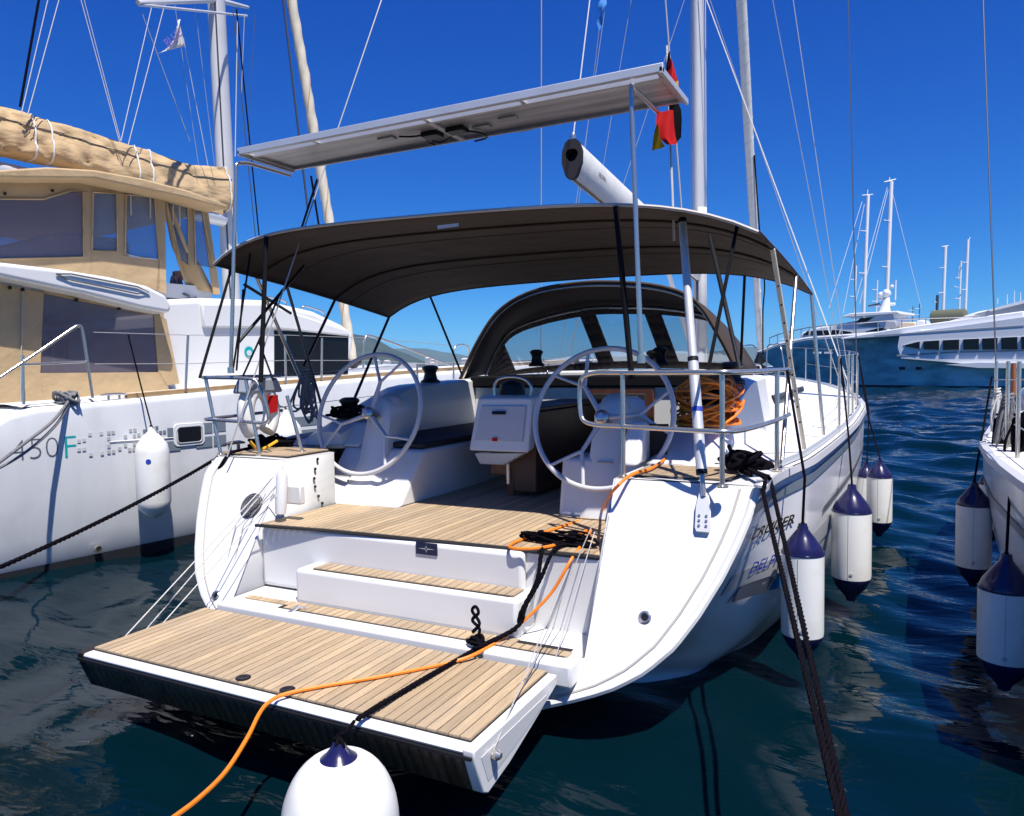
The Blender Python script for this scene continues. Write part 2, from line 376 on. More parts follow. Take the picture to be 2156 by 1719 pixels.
EZ = [-.5, .04, .09, .15, .218, .253, .316, .39, .496, .626, .786, .927, 1.05, 1.154, 1.2]
EX = [0, .0, .62, .95, 1.148, 1.258, 1.405, 1.525, 1.639, 1.728, 1.815, 1.874, 1.915, 1.938, 1.945]
def half(n, z, side=1):
    s_ = min(1, max(0, n/1.3)); s_ = s_*s_*(3-2*s_); e_ = np.interp(z, EZ, EX)
    if side < 0: e_ = max(0, e_-.19*min(1, e_)-(max(0, z-1.08)*.8))
    return (1-s_)*e_+s_*half_body(n, z)
def half_body(n, z):
    b = max(.0, np.interp(n, _q, _bd)); w = max(.0, np.interp(n, _q, _bw)); zd = sheer(n)
    if z >= 0: return w+(b-w)*(1-max(0, 1-z/zd)**(2.2+1.2*min(1, n/1.2)))
    return w*math.sqrt(max(0, 1-(z/-.55)**2))
def ya(z): return -.43+(z-.15)*.60                    # raked transom
def yb(z): return 13.35-(1.5-z)*.22
def hpt(n, z, side=1, out=0.0):
    s = n/13.4; return V3(side*(half(n, z, side)+out), ya(z)+s*(yb(z)-ya(z)), z)
def nom(y, z): return (y-ya(z))/(yb(z)-ya(z))*13.4
ns = np.concatenate([np.linspace(0, 2, 24), np.linspace(2.2, 13.4, 60)])
def zlev(n): return [-.5, -.4, -.25, -.1]+list(np.linspace(0, 1.08, 30))+[sheer(n)]
b = B()
for sd_ in (1, -1): b.grid([[hpt(n, z, sd_) for z in zlev(n)] for n in ns], flip=(sd_ == 1))
hull = b.obj('hull', 'hullpaint', Yt, smooth=60)
# rubbing strake and coloured bands along both sides
for sd_ in (1, -1):
    rows = [[hpt(n, sheer(n)+dz, sd_, o) for dz, o in ((.0, .0), (.012, .028), (-.028, .034), (-.05, .0))] for n in ns]
    B().grid(rows, flip=(sd_ == 1)).obj('rubbing_strake', 'palegrey2', Yt)
    rows = [[hpt(n, sheer(n)+dz, sd_, .008) for dz in (-.085, -.10, -.12, -.14)] for n in ns[:-2]]
    B().grid(rows, flip=(sd_ == 1)).obj('hull_stripe', 'greydecal', Yt)
    rows = [[hpt(n, z0+dz, sd_, .008) for dz in (0, -.02, -.045)] for n in np.linspace(1.9, 9.5, 60) for z0 in [.80+.006*n]]
    B().grid(rows, flip=(sd_ == 1)).obj('hull_stripe', 'lettergrey', Yt)
    rows = [[hpt(n, .80+.006*n-dz*(.4+n*.1), sd_, .007) for dz in (.20, .27, .33, .40)] for n in np.linspace(.35, 2.6, 24)]
    B().grid(rows, flip=(sd_ == 1)).obj('hull_stripe', 'palegrey', Yt)
def hull_text(s, size, y0, z0, m, name, shear=.3, bold=.0, rise=.0, stretch=1.0):
    v, f = text_mesh(s, size, shear, bold)
    pts = []
    for (a, c, _) in v:
        z = z0+c+rise*a; y = y0+a*stretch; pts.append(hpt(nom(y, z), z, 1, .012))
    B().add(pts, f).obj(name, m, Yt, smooth=0)
hull_text('CRUISER', .072, .28, .895, 'letterblack', 'hull_lettering', .35, .002, rise=-.09, stretch=2.4)
hull_text('DELPHI', .085, .46, .68, 'letterblue', 'hull_lettering', .3, .001, rise=-.03, stretch=1.4)
pl = [hpt(nom(y, z), z, 1, .012) for y, z in ((.36, .545), (.44, .625), (.78, .60), (.72, .52))]
B().poly(pl).obj('hull_sticker', 'lettergrey', Yt)
hull_text('YACHT', .05, .47, .56, 'palegrey', 'hull_lettering', .3, rise=-.05, stretch=1.3)
pl = [hpt(nom(y, z), z, 1, .012) for y, z in ((.76, .52), (.82, .61), (1.0, .64), (1.3, .62), (1.1, .57), (.95, .50))]
B().poly(pl).obj('hull_sticker', 'decalblue', Yt)

# transom: raked aft face, U-shaped, with the stair opening
zt = [.05, .07, .09, .12, .15, .18, .22, .26, .30, .34, .40, .45, .50, .56, .62, .68, .74, .80, .86, .92, .98, 1.03, 1.08, 1.12, 1.15, 1.185]
def edge(z, s_=1): return half(0, z, s_)
OPL, OPR = -1.05, 1.22                                # stair opening
b = B()
for lo, hi in zip(zt[:-1], zt[1:]):
    if hi <= .41:
        cols = np.linspace(-1, 1, 9); rows = [[V3(c*edge(z, 1 if c > 0 else -1), ya(z), z) for c in cols] for z in (lo, hi)]; b.grid(rows)
    else:
        for x0, sd_ in ((OPL, -1), (OPR, 1)):
            rows = [[V3(x0+(sd_*edge(z, sd_)-x0)*t, ya(z)+.03*(1-(2*t-1)**2)*0, z) for t in np.linspace(0, 1, 6)] for z in (lo, hi)]; b.grid(rows, flip=(sd_ == -1))
b.obj('transom', 'gelcoat', Yt, smooth=50)
# rounded white lip along the transom rim and the sealing groove beside it
for sd_ in (1, -1):
    zz = list(np.linspace(.13, 1.17, 30))
    B().tube([hpt(.02, z, sd_, -.012)+V3(0, -.006, 0) for z in zz], .022, 8).obj('transom_rim', 'gelcoat', Yt)
    B().tube([V3(sd_*(edge(z, sd_)-.085), ya(z)-.002, z) for z in zz[3:]], .006, 6).obj('rim_groove', 'seam', Yt)

# quarter blocks either side of the stairs: inner walls, tops
for x0, sd_ in ((OPL, -1), (OPR, 1)):
    B().add([(x0, ya(.40), .40), (x0, ya(1.185), 1.185), (x0, .66 if sd_ < 0 else .75, 1.185), (x0, .66 if sd_ < 0 else .75, .40)], [(0, 1, 2, 3)]).obj('quarter_wall', 'gelcoat', Yt, thick=.012)
    n0 = [0, .3, .6, .9]
    xin = lambda y: x0 if (sd_ > 0 or y < .685) else -1.40
    rows = [[V3(xin(y)+(hpt(nom(y, 1.185), 1.185, sd_)[0]-xin(y))*t, y, 1.186+.006*math.sin(t*3.14)) for t in np.linspace(0, 1, 6)] for y in list(np.linspace(ya(1.185), .68, 8))+[.69, .85, 1.0]]
    B().grid(rows, flip=(sd_ == -1)).obj('quarter_deck', 'gelcoat', Yt)
# teak helm pads on the quarter decks (each a row of planks)
def planks(parent, xs, yf, zf, th=.012, wd=.044, gap=.006, along='y', m='teak', name='plank'):
    for x in xs:
        y0, y1 = yf(x)
        if y1-y0 < .02: continue
        o = B().box((x-wd/2, y0, zf(x)), (x+wd/2, y1, zf(x)+th)).obj(name, m, parent, smooth=0)
    return parent
for sd_, (xa, xb) in ((-1, (-1.76, -1.10)), (1, (1.27, 1.80))):
    ya_, yb_ = .26, .68
    pad = B().add([(xa, ya_, 1.196), (xb, ya_, 1.196), (xb, yb_, 1.196), (xa, yb_, 1.196)], [(0, 1, 2, 3)]).obj('helm_pad', 'caulk', Yt, thick=.004)
    for k in range(8):
        y = ya_+.027+k*.052
        B().box((xa+.006, y-.022, 1.198), (xb-.006, y+.022, 1.206)).obj('plank', 'teak', pad, smooth=0)

# cockpit sole with teak planks
ZS = .82
sole_edge = lambda x: -.035+.03*x if x > -.5 else -.05+.10*(x+.5)
sole_back = lambda x: 2.95
sole = B().box((OPL+.01, -.0, ZS-.02), (OPR-.01, 3.0, ZS-.006)).obj('cockpit_sole', 'caulk', Yt)
xs = np.arange(-.98, 1.2, .0505)
for x in xs:
    y0 = sole_edge(x); y1 = 2.9 if -.48 < x < .62 else (.66 if x < -.48 else .84)
    B().box((x-.0222, y0, ZS-.006), (x+.0222, y1, ZS+.006)).obj('plank', 'teak', sole, smooth=0)
B().tube([V3(x, sole_edge(x)-.006, ZS-.006) for x in np.linspace(-1.03, 1.2, 30)], .010, 6).obj('edge_trim', 'caulk', sole)
# stairs
stair = B()
stair.box((OPL+.005, -.006, .40), (OPR-.005, .03, ZS-.021))
stair.obj('stair_riser', 'gelcoat', Yt, bevel=.004)
B().box((-1.045, -.055, .42), (.80, -.002, ZS-.012)).obj('stair_riser', 'gelcoat', Yt, bevel=.03, seg=4)
B().box((-.62, -.215, .405), (.845, -.0, .612)).obj('stair_block', 'gelcoat', Yt, bevel=.025, seg=4)
step = B().box((OPL+.004, -.42, .30), (OPR-.006, .0, .412)).obj('stair_step', 'gelcoat', Yt, bevel=.015, seg=3)
for x in np.arange(-.93, 1.15, .0505):
    y0 = -.335+(.045 if x < -.62 else 0); y1 = -.225 if -.64 < x < .87 else -.235-.02
    if x < -.64: y1 = -.235
    if x > .87: y1 = -.275
    B().box((x-.0222, y0, .413), (x+.0222, y1, .419)).obj('plank', 'teak', step, smooth=0)
st2 = B().box((-.50, -.192, .613), (.79, -.062, .616)).obj('stair_tread', 'caulk', Yt)
for x in np.arange(-.475, .79, .0505):
    B().box((x-.0222, -.190, .617), (x+.0222, -.064, .623)).obj('plank', 'teak', st2, smooth=0)
B().box((-.64, -.34, .4125), (1.15, -.228, .4145)).obj('stair_tread', 'caulk', Yt)
# maker's plate on the upper riser
p0 = at(876, 1141, Y=-.058); p1 = at(921, 1171, Y=-.058)
B().box((p0[0], -.0615, p1[2]), (p1[0], -.0552, p0[2])).obj('emblem_plate', 'navyplate', Yt)
cxp, czp = (p0[0]+p1[0])/2, (p0[2]+p1[2])/2; w_, h_ = p1[0]-p0[0], p0[2]-p1[2]
bb = B()
for a_, l_ in ((0, .42*w_), (90, .36*h_), (45, .2*h_), (135, .2*h_)):
    ca, sa = math.cos(R(a_)), math.sin(R(a_)); t_ = .0045
    for s_ in (1, -1):
        bb.poly([(cxp-sa*t_, -.0628, czp+ca*t_), (cxp+sa*t_, -.0628, czp-ca*t_), (cxp+s_*ca*l_, -.0628, czp+s_*sa*l_)])
bb.obj('emblem_star', 'silver', Yt, smooth=0)

# swim platform folded down
plat = B()
PW, P0, P1, PZ = 1.155, -1.20, -.44, .376
plat_top = B().box((-PW+.004, P0+.003, PZ-.03), (PW-.004, P1-.002, PZ-.006)).obj('swim_platform', 'gelcoat', Yt, bevel=.012, seg=3)
xs = np.linspace(-1.083, 1.083, 44)
B().box((-1.112, P0+.055, PZ-.003), (1.112, P1-.005, PZ-.001)).obj('caulking', 'caulk', plat_top)
for x in xs:
    B().box((x-.0222, P0+.06, PZ-.001), (x+.0222, P1-.01, PZ+.008)).obj('plank', 'teak', plat_top, smooth=0)
# outer shell under the platform: curved cheek ends and the outer skin planked in shade-painted teak
def shell(t): # t 0 at outer edge .. 1 at hinge, depth below the top
    return .02+.155*math.sin(min(1, t*2.6)*math.pi/2)*(1-t)**.35+.0
prof = [(P0, .03), (P0+.03, .11), (P0+.065, .195), (P0+.10, .215), (P0+.28, .185), (P0+.52, .12), (P1, .05)]
for sd_ in (1, -1):
    poly = [(sd_*PW, P0, PZ-.004)]+[(sd_*(PW-.0), y, PZ-d) for y, d in prof]+[(sd_*PW, P1, PZ-.004)]
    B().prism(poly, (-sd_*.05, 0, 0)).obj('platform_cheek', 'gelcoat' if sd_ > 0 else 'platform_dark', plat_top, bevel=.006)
    poly = [(sd_*(PW+.002), P0+.05, PZ-.05), (sd_*(PW+.002), P0+.10, PZ-.165), (sd_*(PW+.002), P0+.30, PZ-.14), (sd_*(PW+.002), P1-.12, PZ-.075), (sd_*(PW+.002), P1-.12, PZ-.05)]
    B().prism(poly, (-sd_*.004, 0, 0)).obj('cheek_recess', 'palegrey2', plat_top)
nk = 44; xk = np.linspace(-PW-.002, PW-.045, nk+1)
pr2 = [(P0+.004, .034), (P0+.033, .11), (P0+.067, .193), (P0+.10, .212), (P0+.28, .183), (P0+.52, .118), (P1, .048)]
for i in range(nk):
    a, c = xk[i]+.0015, xk[i+1]-.0015
    B().grid([[V3(x, y, PZ-d) for x in (a, c)] for y, d in pr2[:4]]).obj('plank', 'teak_shade', plat_top, thick=.004)
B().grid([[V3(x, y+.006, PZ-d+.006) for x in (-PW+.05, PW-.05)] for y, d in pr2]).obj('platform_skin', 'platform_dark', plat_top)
B().box((-PW+.01, P0-.010, PZ-.040), (PW-.01, P0+.004, PZ-.028)).obj('edge_trim', 'blackplastic', plat_top)
for px, py in ((512, 1428), (605, 1453)):
    c = at(px, py, Z=PZ+.009); B().lathe([(.034, 0), (.034, .004), (.028, .006), (.014, .003)], c, n=20).obj('deck_fitting', 'blackplastic', plat_top)
c = at(1197, 1330, Z=PZ+.009)
# platform hinge brackets on the step
for px, py in ((622, 1290), (1010, 1365)):
    c = at(px, py, Z=.40); 
    bb = B().box((c[0]-.05, c[1]-.05, .372), (c[0]+.05, c[1]+.03, .392))
    bb.tube([c+V3(-.02, -.04, 0), c+V3(.02, .0, .035), c+V3(.05, .03, .02)], .012, 6); bb.obj('hinge_bracket', 'steel', Yt, bevel=.002)

# platform lifting wires and tackle lines
wl = [((262, 1342), (588, 990)), ((300, 1335), (560, 1030)), ((335, 1322), (612, 1010))]
for (a, c) in wl:
    A_ = at(*a, X=-1.13); C_ = at(*c, Y=.06)
    tube('lifting_wire', [A_, C_], .0035, 'rope_white', Yt, 6)
for (a, c) in (((1035, 1590), (1205, 1180)), ((1100, 1450), (1247, 1105)), ((1165, 1400), (1252, 1120))):
    A_ = at(*a, X=1.165) if a[0] < 1050 else at(*a, Z=PZ+.01); C_ = at(*c, Y=.02)
    tube('lifting_wire', [A_, C_], .003, 'wire', Yt, 6)
B().lathe([(.018, 0), (.022, .02), (.012, .035)], at(1038, 1588, X=1.16), (1, 0, 0), 12).obj('wire_eye', 'steel', plat_top)
for pts in (((470, 1250), (505, 1100), (585, 1000)), ((485, 1248), (520, 1105), (605, 1002))):
    P_ = [at(pts[0][0], pts[0][1], Y=-.22), at(pts[1][0], pts[1][1], Y=-.04), at(pts[2][0], pts[2][1], Y=.06)]
    P_ = [p+V3(0, -.03, 0) for p in P_]; tube('tackle_line', P_, .003, 'wire', Yt, 6)
for px, py, yy in ((466, 1250, -.24), (1350, 1308, -.22)):
    c = at(px, py, Y=yy); c[1] = ya(c[2])-.002
    B().torus(c, .024, .008, (0, -.85, .5), 20, 6).obj('drain_fitting', 'steel', Yt); B().lathe([(.02, 0), (.02, .004)], c+V3(0, .002, 0), (0, -.85, .5), 16).obj('drain_fitting', 'blackplastic', Yt)
# round speaker grille and small fittings on the port transom
c = at(540, 1063, Y=.06); c[1] = ya(c[2])-.002
B().lathe([(.085, 0), (.085, .008), (.075, .014), (.07, .012)], c, (0, -.86, .51), 32).obj('speaker_grille', 'wire_dark', Yt)
for k in range(1, 6): B().torus(c+V3(0, -.012, .007), .013*k, .003, (0, -.86, .51), 28, 5).obj('grille_ring', 'rope_grey', Yt)
c = at(600, 1030, Y=.03); B().lathe([(.0, -.16), (.032, -.15), (.036, -.1), (.036, .08), (.03, .1), (0, .1)], c+V3(0, -.03, 0), (0, .1, 1), 16).obj('shower_box', 'gelcoat', Yt)
B().box((-1.0, .045, .93), (-.80, .09, 1.05)).obj('locker_lid', 'gelcoat', Yt, bevel=.01)
for px, py in ((668, 967), (663, 988), (661, 1008), (663, 1025), (670, 1045), (678, 1060)):
    c = at(px, py, X=OPL+.012); B().lathe([(.011, 0), (.011, .006)], c, (1, 0, 0), 10).obj('snap_button', 'blackplastic', Yt)

# cockpit seats, coamings
def side_cockpit(sd_):
    xi = -.50 if sd_ < 0 else .60; xo = sd_*1.22
    lo, hi = min(xi, xo), max(xi, xo); y0 = .66 if sd_ < 0 else .86
    B().prism([(lo, y0, ZS-.01), (lo, 3.0, ZS-.01), (lo, 3.0, 1.19), (lo, y0+(.32 if sd_ < 0 else .08), 1.19)], (hi-lo, 0, 0)).obj('cockpit_seat', 'gelcoat', Yt, bevel=.03, seg=3)
    B().box((lo+.02, y0+.35, 1.192), (hi-.02, 2.95, 1.235)).obj('seat_cushion', 'cushion', Yt, bevel=.015)
    rows = []
    for y in np.linspace(.95 if sd_ < 0 else .72, 3.3, 14):
        h = 1.20+.42*min(1, max(0, (y-.70)/(1.2 if sd_ < 0 else 1.9)))**.9+.03*(y-1.6)*(y > 1.6); ow = abs(hpt(nom(y, 1.19), 1.19)[0])
        rows.append([V3(sd_*1.21, y, 1.18), V3(sd_*1.22, y, h-.02), V3(sd_*1.26, y, h), V3(sd_*1.44, y, h), V3(sd_*1.52, y, h-.03), V3(sd_*1.58, y, 1.2), V3(sd_*1.6, y, 1.17)])
    bb = B().grid(rows, flip=(sd_ < 0)); bb.poly(rows[0]); bb.poly(rows[-1]); bb.obj('coaming', 'gelcoat', Yt, smooth=50)
    # side deck
    rows = []
    for y in np.linspace(.9, 12.9, 60):
        z = sheer(nom(y, 1.2)); o_ = hpt(nom(y, z), z)[0]-.005; inn = min(1.5 if y < 3.5 else 1.2, o_*.6) if y < 9 else 0
        rows.append([V3(sd_*(inn+(o_-inn)*t), y, z+.004+.03*(1-t)*.6) for t in np.linspace(0, 1, 5)])
    B().grid(rows, flip=(sd_ < 0)).obj('side_deck', 'nonskid', Yt)
    rows = [[hpt(n, sheer(n)+.012, sd_, -.03), hpt(n, sheer(n)+.045, sd_, -.032), hpt(n, sheer(n)+.045, sd_, -.045), hpt(n, sheer(n)+.01, sd_, -.047)] for n in ns[8:-2]]
    B().grid(rows).obj('toe_rail', 'alupaint', Yt)
side_cockpit(-1); side_cockpit(1)
# helm seat boxes / wedge panels below the wheels, vents
for sd_ in (-1, 1):
    x = sd_*.9
    y_ = .66 if sd_ < 0 else .86
    c = V3(-.854, .66+.165*.865-.004, .985) if sd_ < 0 else None
    if sd_ > 0:
        q_ = [at(x_, y2_, Y=.858) for x_, y2_ in ((1318, 893), (1408, 893), (1404, 966), (1318, 968))]
        B().prism([p+V3(0, -.004, 0) for p in q_], (0, .006, 0)).obj('locker_recess', 'interior_dark', Yt)
        q_ = at(1342, 931, Y=.84); B().box((q_[0]-.035, .835, q_[2]-.022), (q_[0]+.035, .853, q_[2]+.022)).obj('cockpit_lamp', 'flagwhite', Yt, bevel=.01)
    if sd_ < 0:
        B().lathe([(.06, 0), (.06, .006), (.045, .008)], c, (0, -.76, .65), 24).obj('vent', 'palegrey', Yt)
        for k in range(1, 4): B().torus(c+V3(0, -.007, .006), .012*k, .003, (0, -.76, .65), 24, 5).obj('grille_ring', 'palegrey2', Yt)
        for dz in (.015, -.02): B().lathe([(.008, 0), (.008, .008)], V3(-1.02, .66+(.165+dz)*.865-.004, .985+dz), (0, -.76, .65), 10).obj('switch', 'blackplastic', Yt)
    # tapered pedestal
    yy = y_+.02; prof_ = [(.17, -.02+.085-.02-.085+.085, ZS), (.145, .285, 1.1), (.125, .375, 1.38), (.12, .405, 1.47), (.10, .425, 1.53), (.05, .455, 1.56)] if sd_ < 0 else [(.17, .045, ZS), (.145, .125, 1.1), (.125, .185, 1.38), (.12, .205, 1.47), (.10, .225, 1.53), (.05, .255, 1.56)]
    rows = []
    for w_, dy, z in prof_:
        rows.append([V3(x-w_+.02, yy-.06+dy, z), V3(x-w_*.6, yy-.085+dy, z), V3(x+w_*.6, yy-.085+dy, z), V3(x+w_-.02, yy-.06+dy, z), V3(x+w_-.02, yy+.62, z), V3(x-w_+.02, yy+.62, z), V3(x-w_+.02, yy-.06+dy, z)])
    bb = B().grid(rows); bb.poly(rows[-1][:-1]); ped = bb.obj('helm_pedestal', 'gelcoat', Yt, smooth=45)
    B().box((x-.05, (.955 if sd_ < 0 else .93)-.012, 1.165), (x+.05, (.955 if sd_ < 0 else .93)+.02, 1.172)).obj('pedestal_slot', 'seam', ped)
    cc = V3(x, 1.14, 1.53); B().lathe([(.095, -.04), (.095, .0), (.085, .03), (.05, .055), (0, .062)], cc, (0, -.2, 1), 24).obj('instrument_pod', 'palegrey2', ped)
# port helm seat wedge (sunlit moulding beside the wheel)
B().prism([(-1.40, .96, 1.19), (-1.40, 1.25, 1.19), (-1.40, 1.25, 1.36), (-1.40, 1.14, 1.37)], (.34, 0, 0)).obj('helm_seat', 'gelcoat', Yt, bevel=.03, seg=3)
B().prism([(1.21, .62, 1.19), (1.21, .95, 1.19), (1.21, .95, 1.42), (1.21, .80, 1.44)], (-.12, 0, 0)).obj('helm_seat', 'gelcoat', Yt, bevel=.03, seg=3)

# steering wheels
def wheel(x, angs):
    tau = .3144; ax = V3(0, math.cos(tau), -math.sin(tau)); upv = V3(0, math.sin(tau), math.cos(tau)); rt = V3(1, 0, 0); c = V3(x, .8776, 1.4554)
    e = bpy.data.objects.new('steering_wheel', None); COL.objects.link(e); e.parent = Yt; e.empty_display_size = .1
    P = lambda r, a, d=0: c+r*(math.cos(a)*rt+math.sin(a)*upv)+ax*d
    B().tube([P(.45, 2*math.pi*i/64) for i in range(64)], .0165, 10, closed=True).obj('rim', 'wheelgrey', e, smooth=60)
    for a in angs:
        a = R(a)
        bb = B().tube([P(.04, a, .02), P(.20, a, .012), P(.26, a, .006)], [.021, .017, .015], 8, flat=.8)
        for s_ in (-1, 1): bb.tube([P(.245, a, .006), P(.34, a+s_*.20, .002), P(.445, a+s_*.30, 0)], [.015, .012, .013], 8, flat=.8)
        bb.obj('spoke', 'wheelgrey', e, smooth=60)
    B().lathe([(.0, -.03), (.03, -.028), (.045, -.015), (.048, .02), (.05, .06)], c, ax, 24).obj('hub', 'steel', e)
    B().lathe([(.022, 0), (.02, .006), (0, .008)], c-ax*.03, -ax, 16).obj('hub_cap', 'silver', e)
    tube('axle', [c, c+ax*.16], .03, 'steel', e)
    return e
wheel(-.90, (77, 200, 318)); wheel(.90, (5, 125, 243))

# centre console / folded table
tb = B().prism([at(1006, 838, Y=1.22), at(1122, 838, Y=1.22), at(1112, 955, Y=1.16), at(986, 950, Y=1.16)], (0, .11, .02)).obj('table_console', 'gelcoat', Yt, bevel=.018, seg=3)
cq = [at(1014, 855, Y=1.203), at(1108, 855, Y=1.203), at(1100, 930, Y=1.163), at(1000, 927, Y=1.163)]
B().prism([p+V3(0, -.004, 0) for p in cq], (0, .012, 0)).obj('console_panel', 'palegrey2', tb, bevel=.004)
cq = [at(1037, 866, Y=1.186), at(1065, 866, Y=1.186), at(1064, 873, Y=1.18), at(1036, 873, Y=1.18)]
B().prism([p+V3(0, -.006, 0) for p in cq], (0, .006, 0)).obj('console_label', 'blackplastic', tb)
cq = [at(1038, 922, Y=1.16), at(1048, 922, Y=1.16), at(1047, 929, Y=1.158), at(1037, 929, Y=1.158)]
B().prism([p+V3(0, -.012, 0) for p in cq], (0, .008, 0)).obj('console_label', 'red', tb)
B().prism([at(998, 955, Y=1.2), at(1104, 955, Y=1.2), at(1060, 980, Y=1.25), at(1010, 978, Y=1.25)], (0, .1, 0)).obj('console_foot', 'gelcoat', tb, bevel=.01)
B().box((-.16, 1.36, .98), (.0, 2.5, 1.42)).obj('table_leaf', 'wood_red', tb, bevel=.01)
B().box((.03, 1.36, .86), (.22, 2.75, 1.45)).obj('table_leaf', 'wood_dark', tb, bevel=.01)
B().box((-.17, 1.34, 1.452), (.23, 2.77, 1.48)).obj('table_top', 'wood_dark', tb, bevel=.006)
lc = at(1077, 1045, Z=ZS); B().tube([lc+V3(0, .0, .0), lc+V3(0, .0, .12), lc+V3(0, 0, .3), lc+V3(0, 0, .42)], [.03, .05, .05, .035], 12, flat=.6).obj('table_leg', 'wood_red', tb)
B().lathe([(.02, 0), (.02, .2)], lc+V3(0, -.045, .1), (0, 0, 1), 10).obj('table_leg', 'steel', tb)
hp = [at(1042, 838, Y=1.3), at(1042, 812, Y=1.3), at(1052, 798, Y=1.3), at(1080, 794, Y=1.3), at(1106, 800, Y=1.3), at(1118, 815, Y=1.3), at(1118, 838, Y=1.3)]
tube('grab_rail', spline(hp, 5), .012, 'steel', tb)
cc = at(1078, 838, Y=1.42); B().lathe([(.10, 0), (.10, .05), (.085, .1), (.04, .125), (0, .13)], cc, n=24).obj('compass', 'blackplastic', tb)

# companionway bulkhead and coachroof
B().box((-1.21, 3.0, ZS-.02), (1.21, 3.06, 1.60)).obj('bulkhead', 'gelcoat', Yt)
B().box((-.02, 2.97, .90), (.62, 3.0, 1.62)).obj('companionway_door', 'wood_dark', Yt, bevel=.01)
B().box((.05, 2.955, 1.0), (.55, 2.972, 1.52)).obj('door_panel', 'interior_dark', Yt, bevel=.01)
rows = []
for y in np.linspace(3.02, 9.6, 26):
    t = (y-3.02)/6.58; top = 1.62-.02*t-.42*max(0, t-.55)**1.5/.3; wd = 1.46-.10*t-.75*max(0, t-.4); top = max(top, 1.27)
    zz = sheer(y)+.0; rows.append([V3(x*wd, y, z) for x, z in ((-1.1, zz), (-1.05, zz+.04), (-.98, top-.10), (-.9, top-.03), (-.75, top+.01), (-.4, top+.05), (0, top+.065), (.4, top+.05), (.75, top+.01), (.9, top-.03), (.98, top-.10), (1.05, zz+.04), (1.1, zz))])
bb = B().grid(rows); bb.poly(rows[0]); bb.poly(rows[-1]); bb.obj('coachroof', 'nonskid', Yt, smooth=50)
for sd_ in (-1, 1):
    B().prism([(sd_*1.452, 4.2, 1.34), (sd_*1.45, 7.0, 1.40), (sd_*1.43, 7.1, 1.46), (sd_*1.445, 4.2, 1.46)], (sd_*.02, 0, 0)).obj('cabin_window', 'darkglass', Yt)
    tube('handrail', spline([(sd_*1.05, 4.4, 1.66), (sd_*1.05, 4.5, 1.74), (sd_*1.03, 5.5, 1.75), (sd_*1.0, 6.4, 1.75), (sd_*1.0, 6.5, 1.66)], 4), .012, 'steel', Yt)
B().box((-.35, 3.1, 1.66), (.65, 4.0, 1.73)).obj('sliding_hatch', 'gelcoat', Yt, bevel=.02)
for (x, y) in ((-.5, 5.0), (.5, 5.0), (0, 6.1), (0, 9.9)):
    B().box((x-.26, y-.26, sheer(y)+.02 if y > 9 else 1.67), (x+.26, y+.26, (sheer(y)+.07 if y > 9 else 1.70))).obj('hatch', 'darkglass', Yt, bevel=.01)

# winches
def winch(p, s=1.0):
    w = B().lathe([(.085*s, 0), (.085*s, .02), (.06*s, .04), (.05*s, .09), (.058*s, .12), (.07*s, .135), (.07*s, .15), (.05*s, .165), (.03*s, .17)], p, n=24).obj('winch', 'blackplastic', Yt)
    return w
winch((-1.35, 2.4, 1.635), 1.1); winch((-1.35, 1.22, 1.385), 1.15); winch((.55, 3.2, 1.74), .9)
winch(at(1130, 772, Y=3.35), .95); winch(at(1390, 770, Y=3.3), .95); winch((1.38, 2.5, 1.62), 1.25); winch((1.38, 1.55, 1.395), 1.0)
# ---------------------------------------------------------------- pushpits, stanchions
def pushpit(sd_):
    S_ = lambda x, y, z: V3(sd_*x, y, z)
    zt_, zl = 1.735, 1.455
    e = bpy.data.objects.new('pushpit', None); COL.objects.link(e); e.parent = Yt; e.empty_display_size = .1
    top = [S_(1.97, 1.1, zt_), S_(1.95, .75, zt_), S_(1.90, .30, zt_), S_(1.83, .10, zt_), S_(1.70, .085, zt_), S_(1.25, .24, zt_), S_(1.08, .30, zt_), S_(1.0, .32, zt_-.02), S_(.975, .33, zt_-.07), S_(.975, .33, zl+.08), S_(1.0, .32, zl+.02), S_(1.08, .30, zl), S_(1.25, .24, zl), S_(1.70, .085, zl), S_(1.83, .10, zl), S_(1.90, .30, zl+.005), S_(1.95, .75, zl+.01), S_(1.97, 1.1, zl+.02)]
    tube('rail', spline(top, 5), .0125, 'steel', e, 10)
    for x, y in ((1.25, .24), (1.79, .085), (1.95, .74)):
        tube('post', [S_(x, y, 1.19), S_(x, y, zt_)], .0125, 'steel', e, 10)
        B().lathe([(.03, 0), (.03, .006), (.016, .014)], S_(x, y, 1.19), n=16).obj('post_base', 'steel', e)
    return e
pushpit(1)
pp_ = bpy.data.objects.new('pushpit', None); COL.objects.link(pp_); pp_.parent = Yt; pp_.empty_display_size = .1
tube('rail', spline([V3(-1.95, 1.1, 1.735), V3(-1.93, .6, 1.735), V3(-1.85, .25, 1.735), V3(-1.72, .20, 1.735), V3(-1.45, .26, 1.725), V3(-1.38, .28, 1.70), V3(-1.32, .29, 1.58), V3(-1.30, .30, 1.45), V3(-1.34, .29, 1.42), V3(-1.45, .26, 1.425), V3(-1.72, .21, 1.44), V3(-1.85, .26, 1.44), V3(-1.93, .6, 1.44), V3(-1.95, 1.1, 1.45)], 5), .0125, 'steel', pp_, 10)
for a_, c_ in ((V3(-1.78, .2, 1.735), V3(-1.69, .23, 1.19)), (V3(-1.46, .26, 1.72), V3(-1.37, .28, 1.19)), (V3(-1.94, .95, 1.735), V3(-1.90, .95, 1.19)), (V3(-1.27, .45, 1.60), V3(-1.19, .5, 1.2))):
    tube('post', [a_, c_], .0125, 'steel', pp_, 10); B().lathe([(.03, 0), (.03, .006), (.016, .014)], c_, n=16).obj('post_base', 'steel', pp_)
stan = []
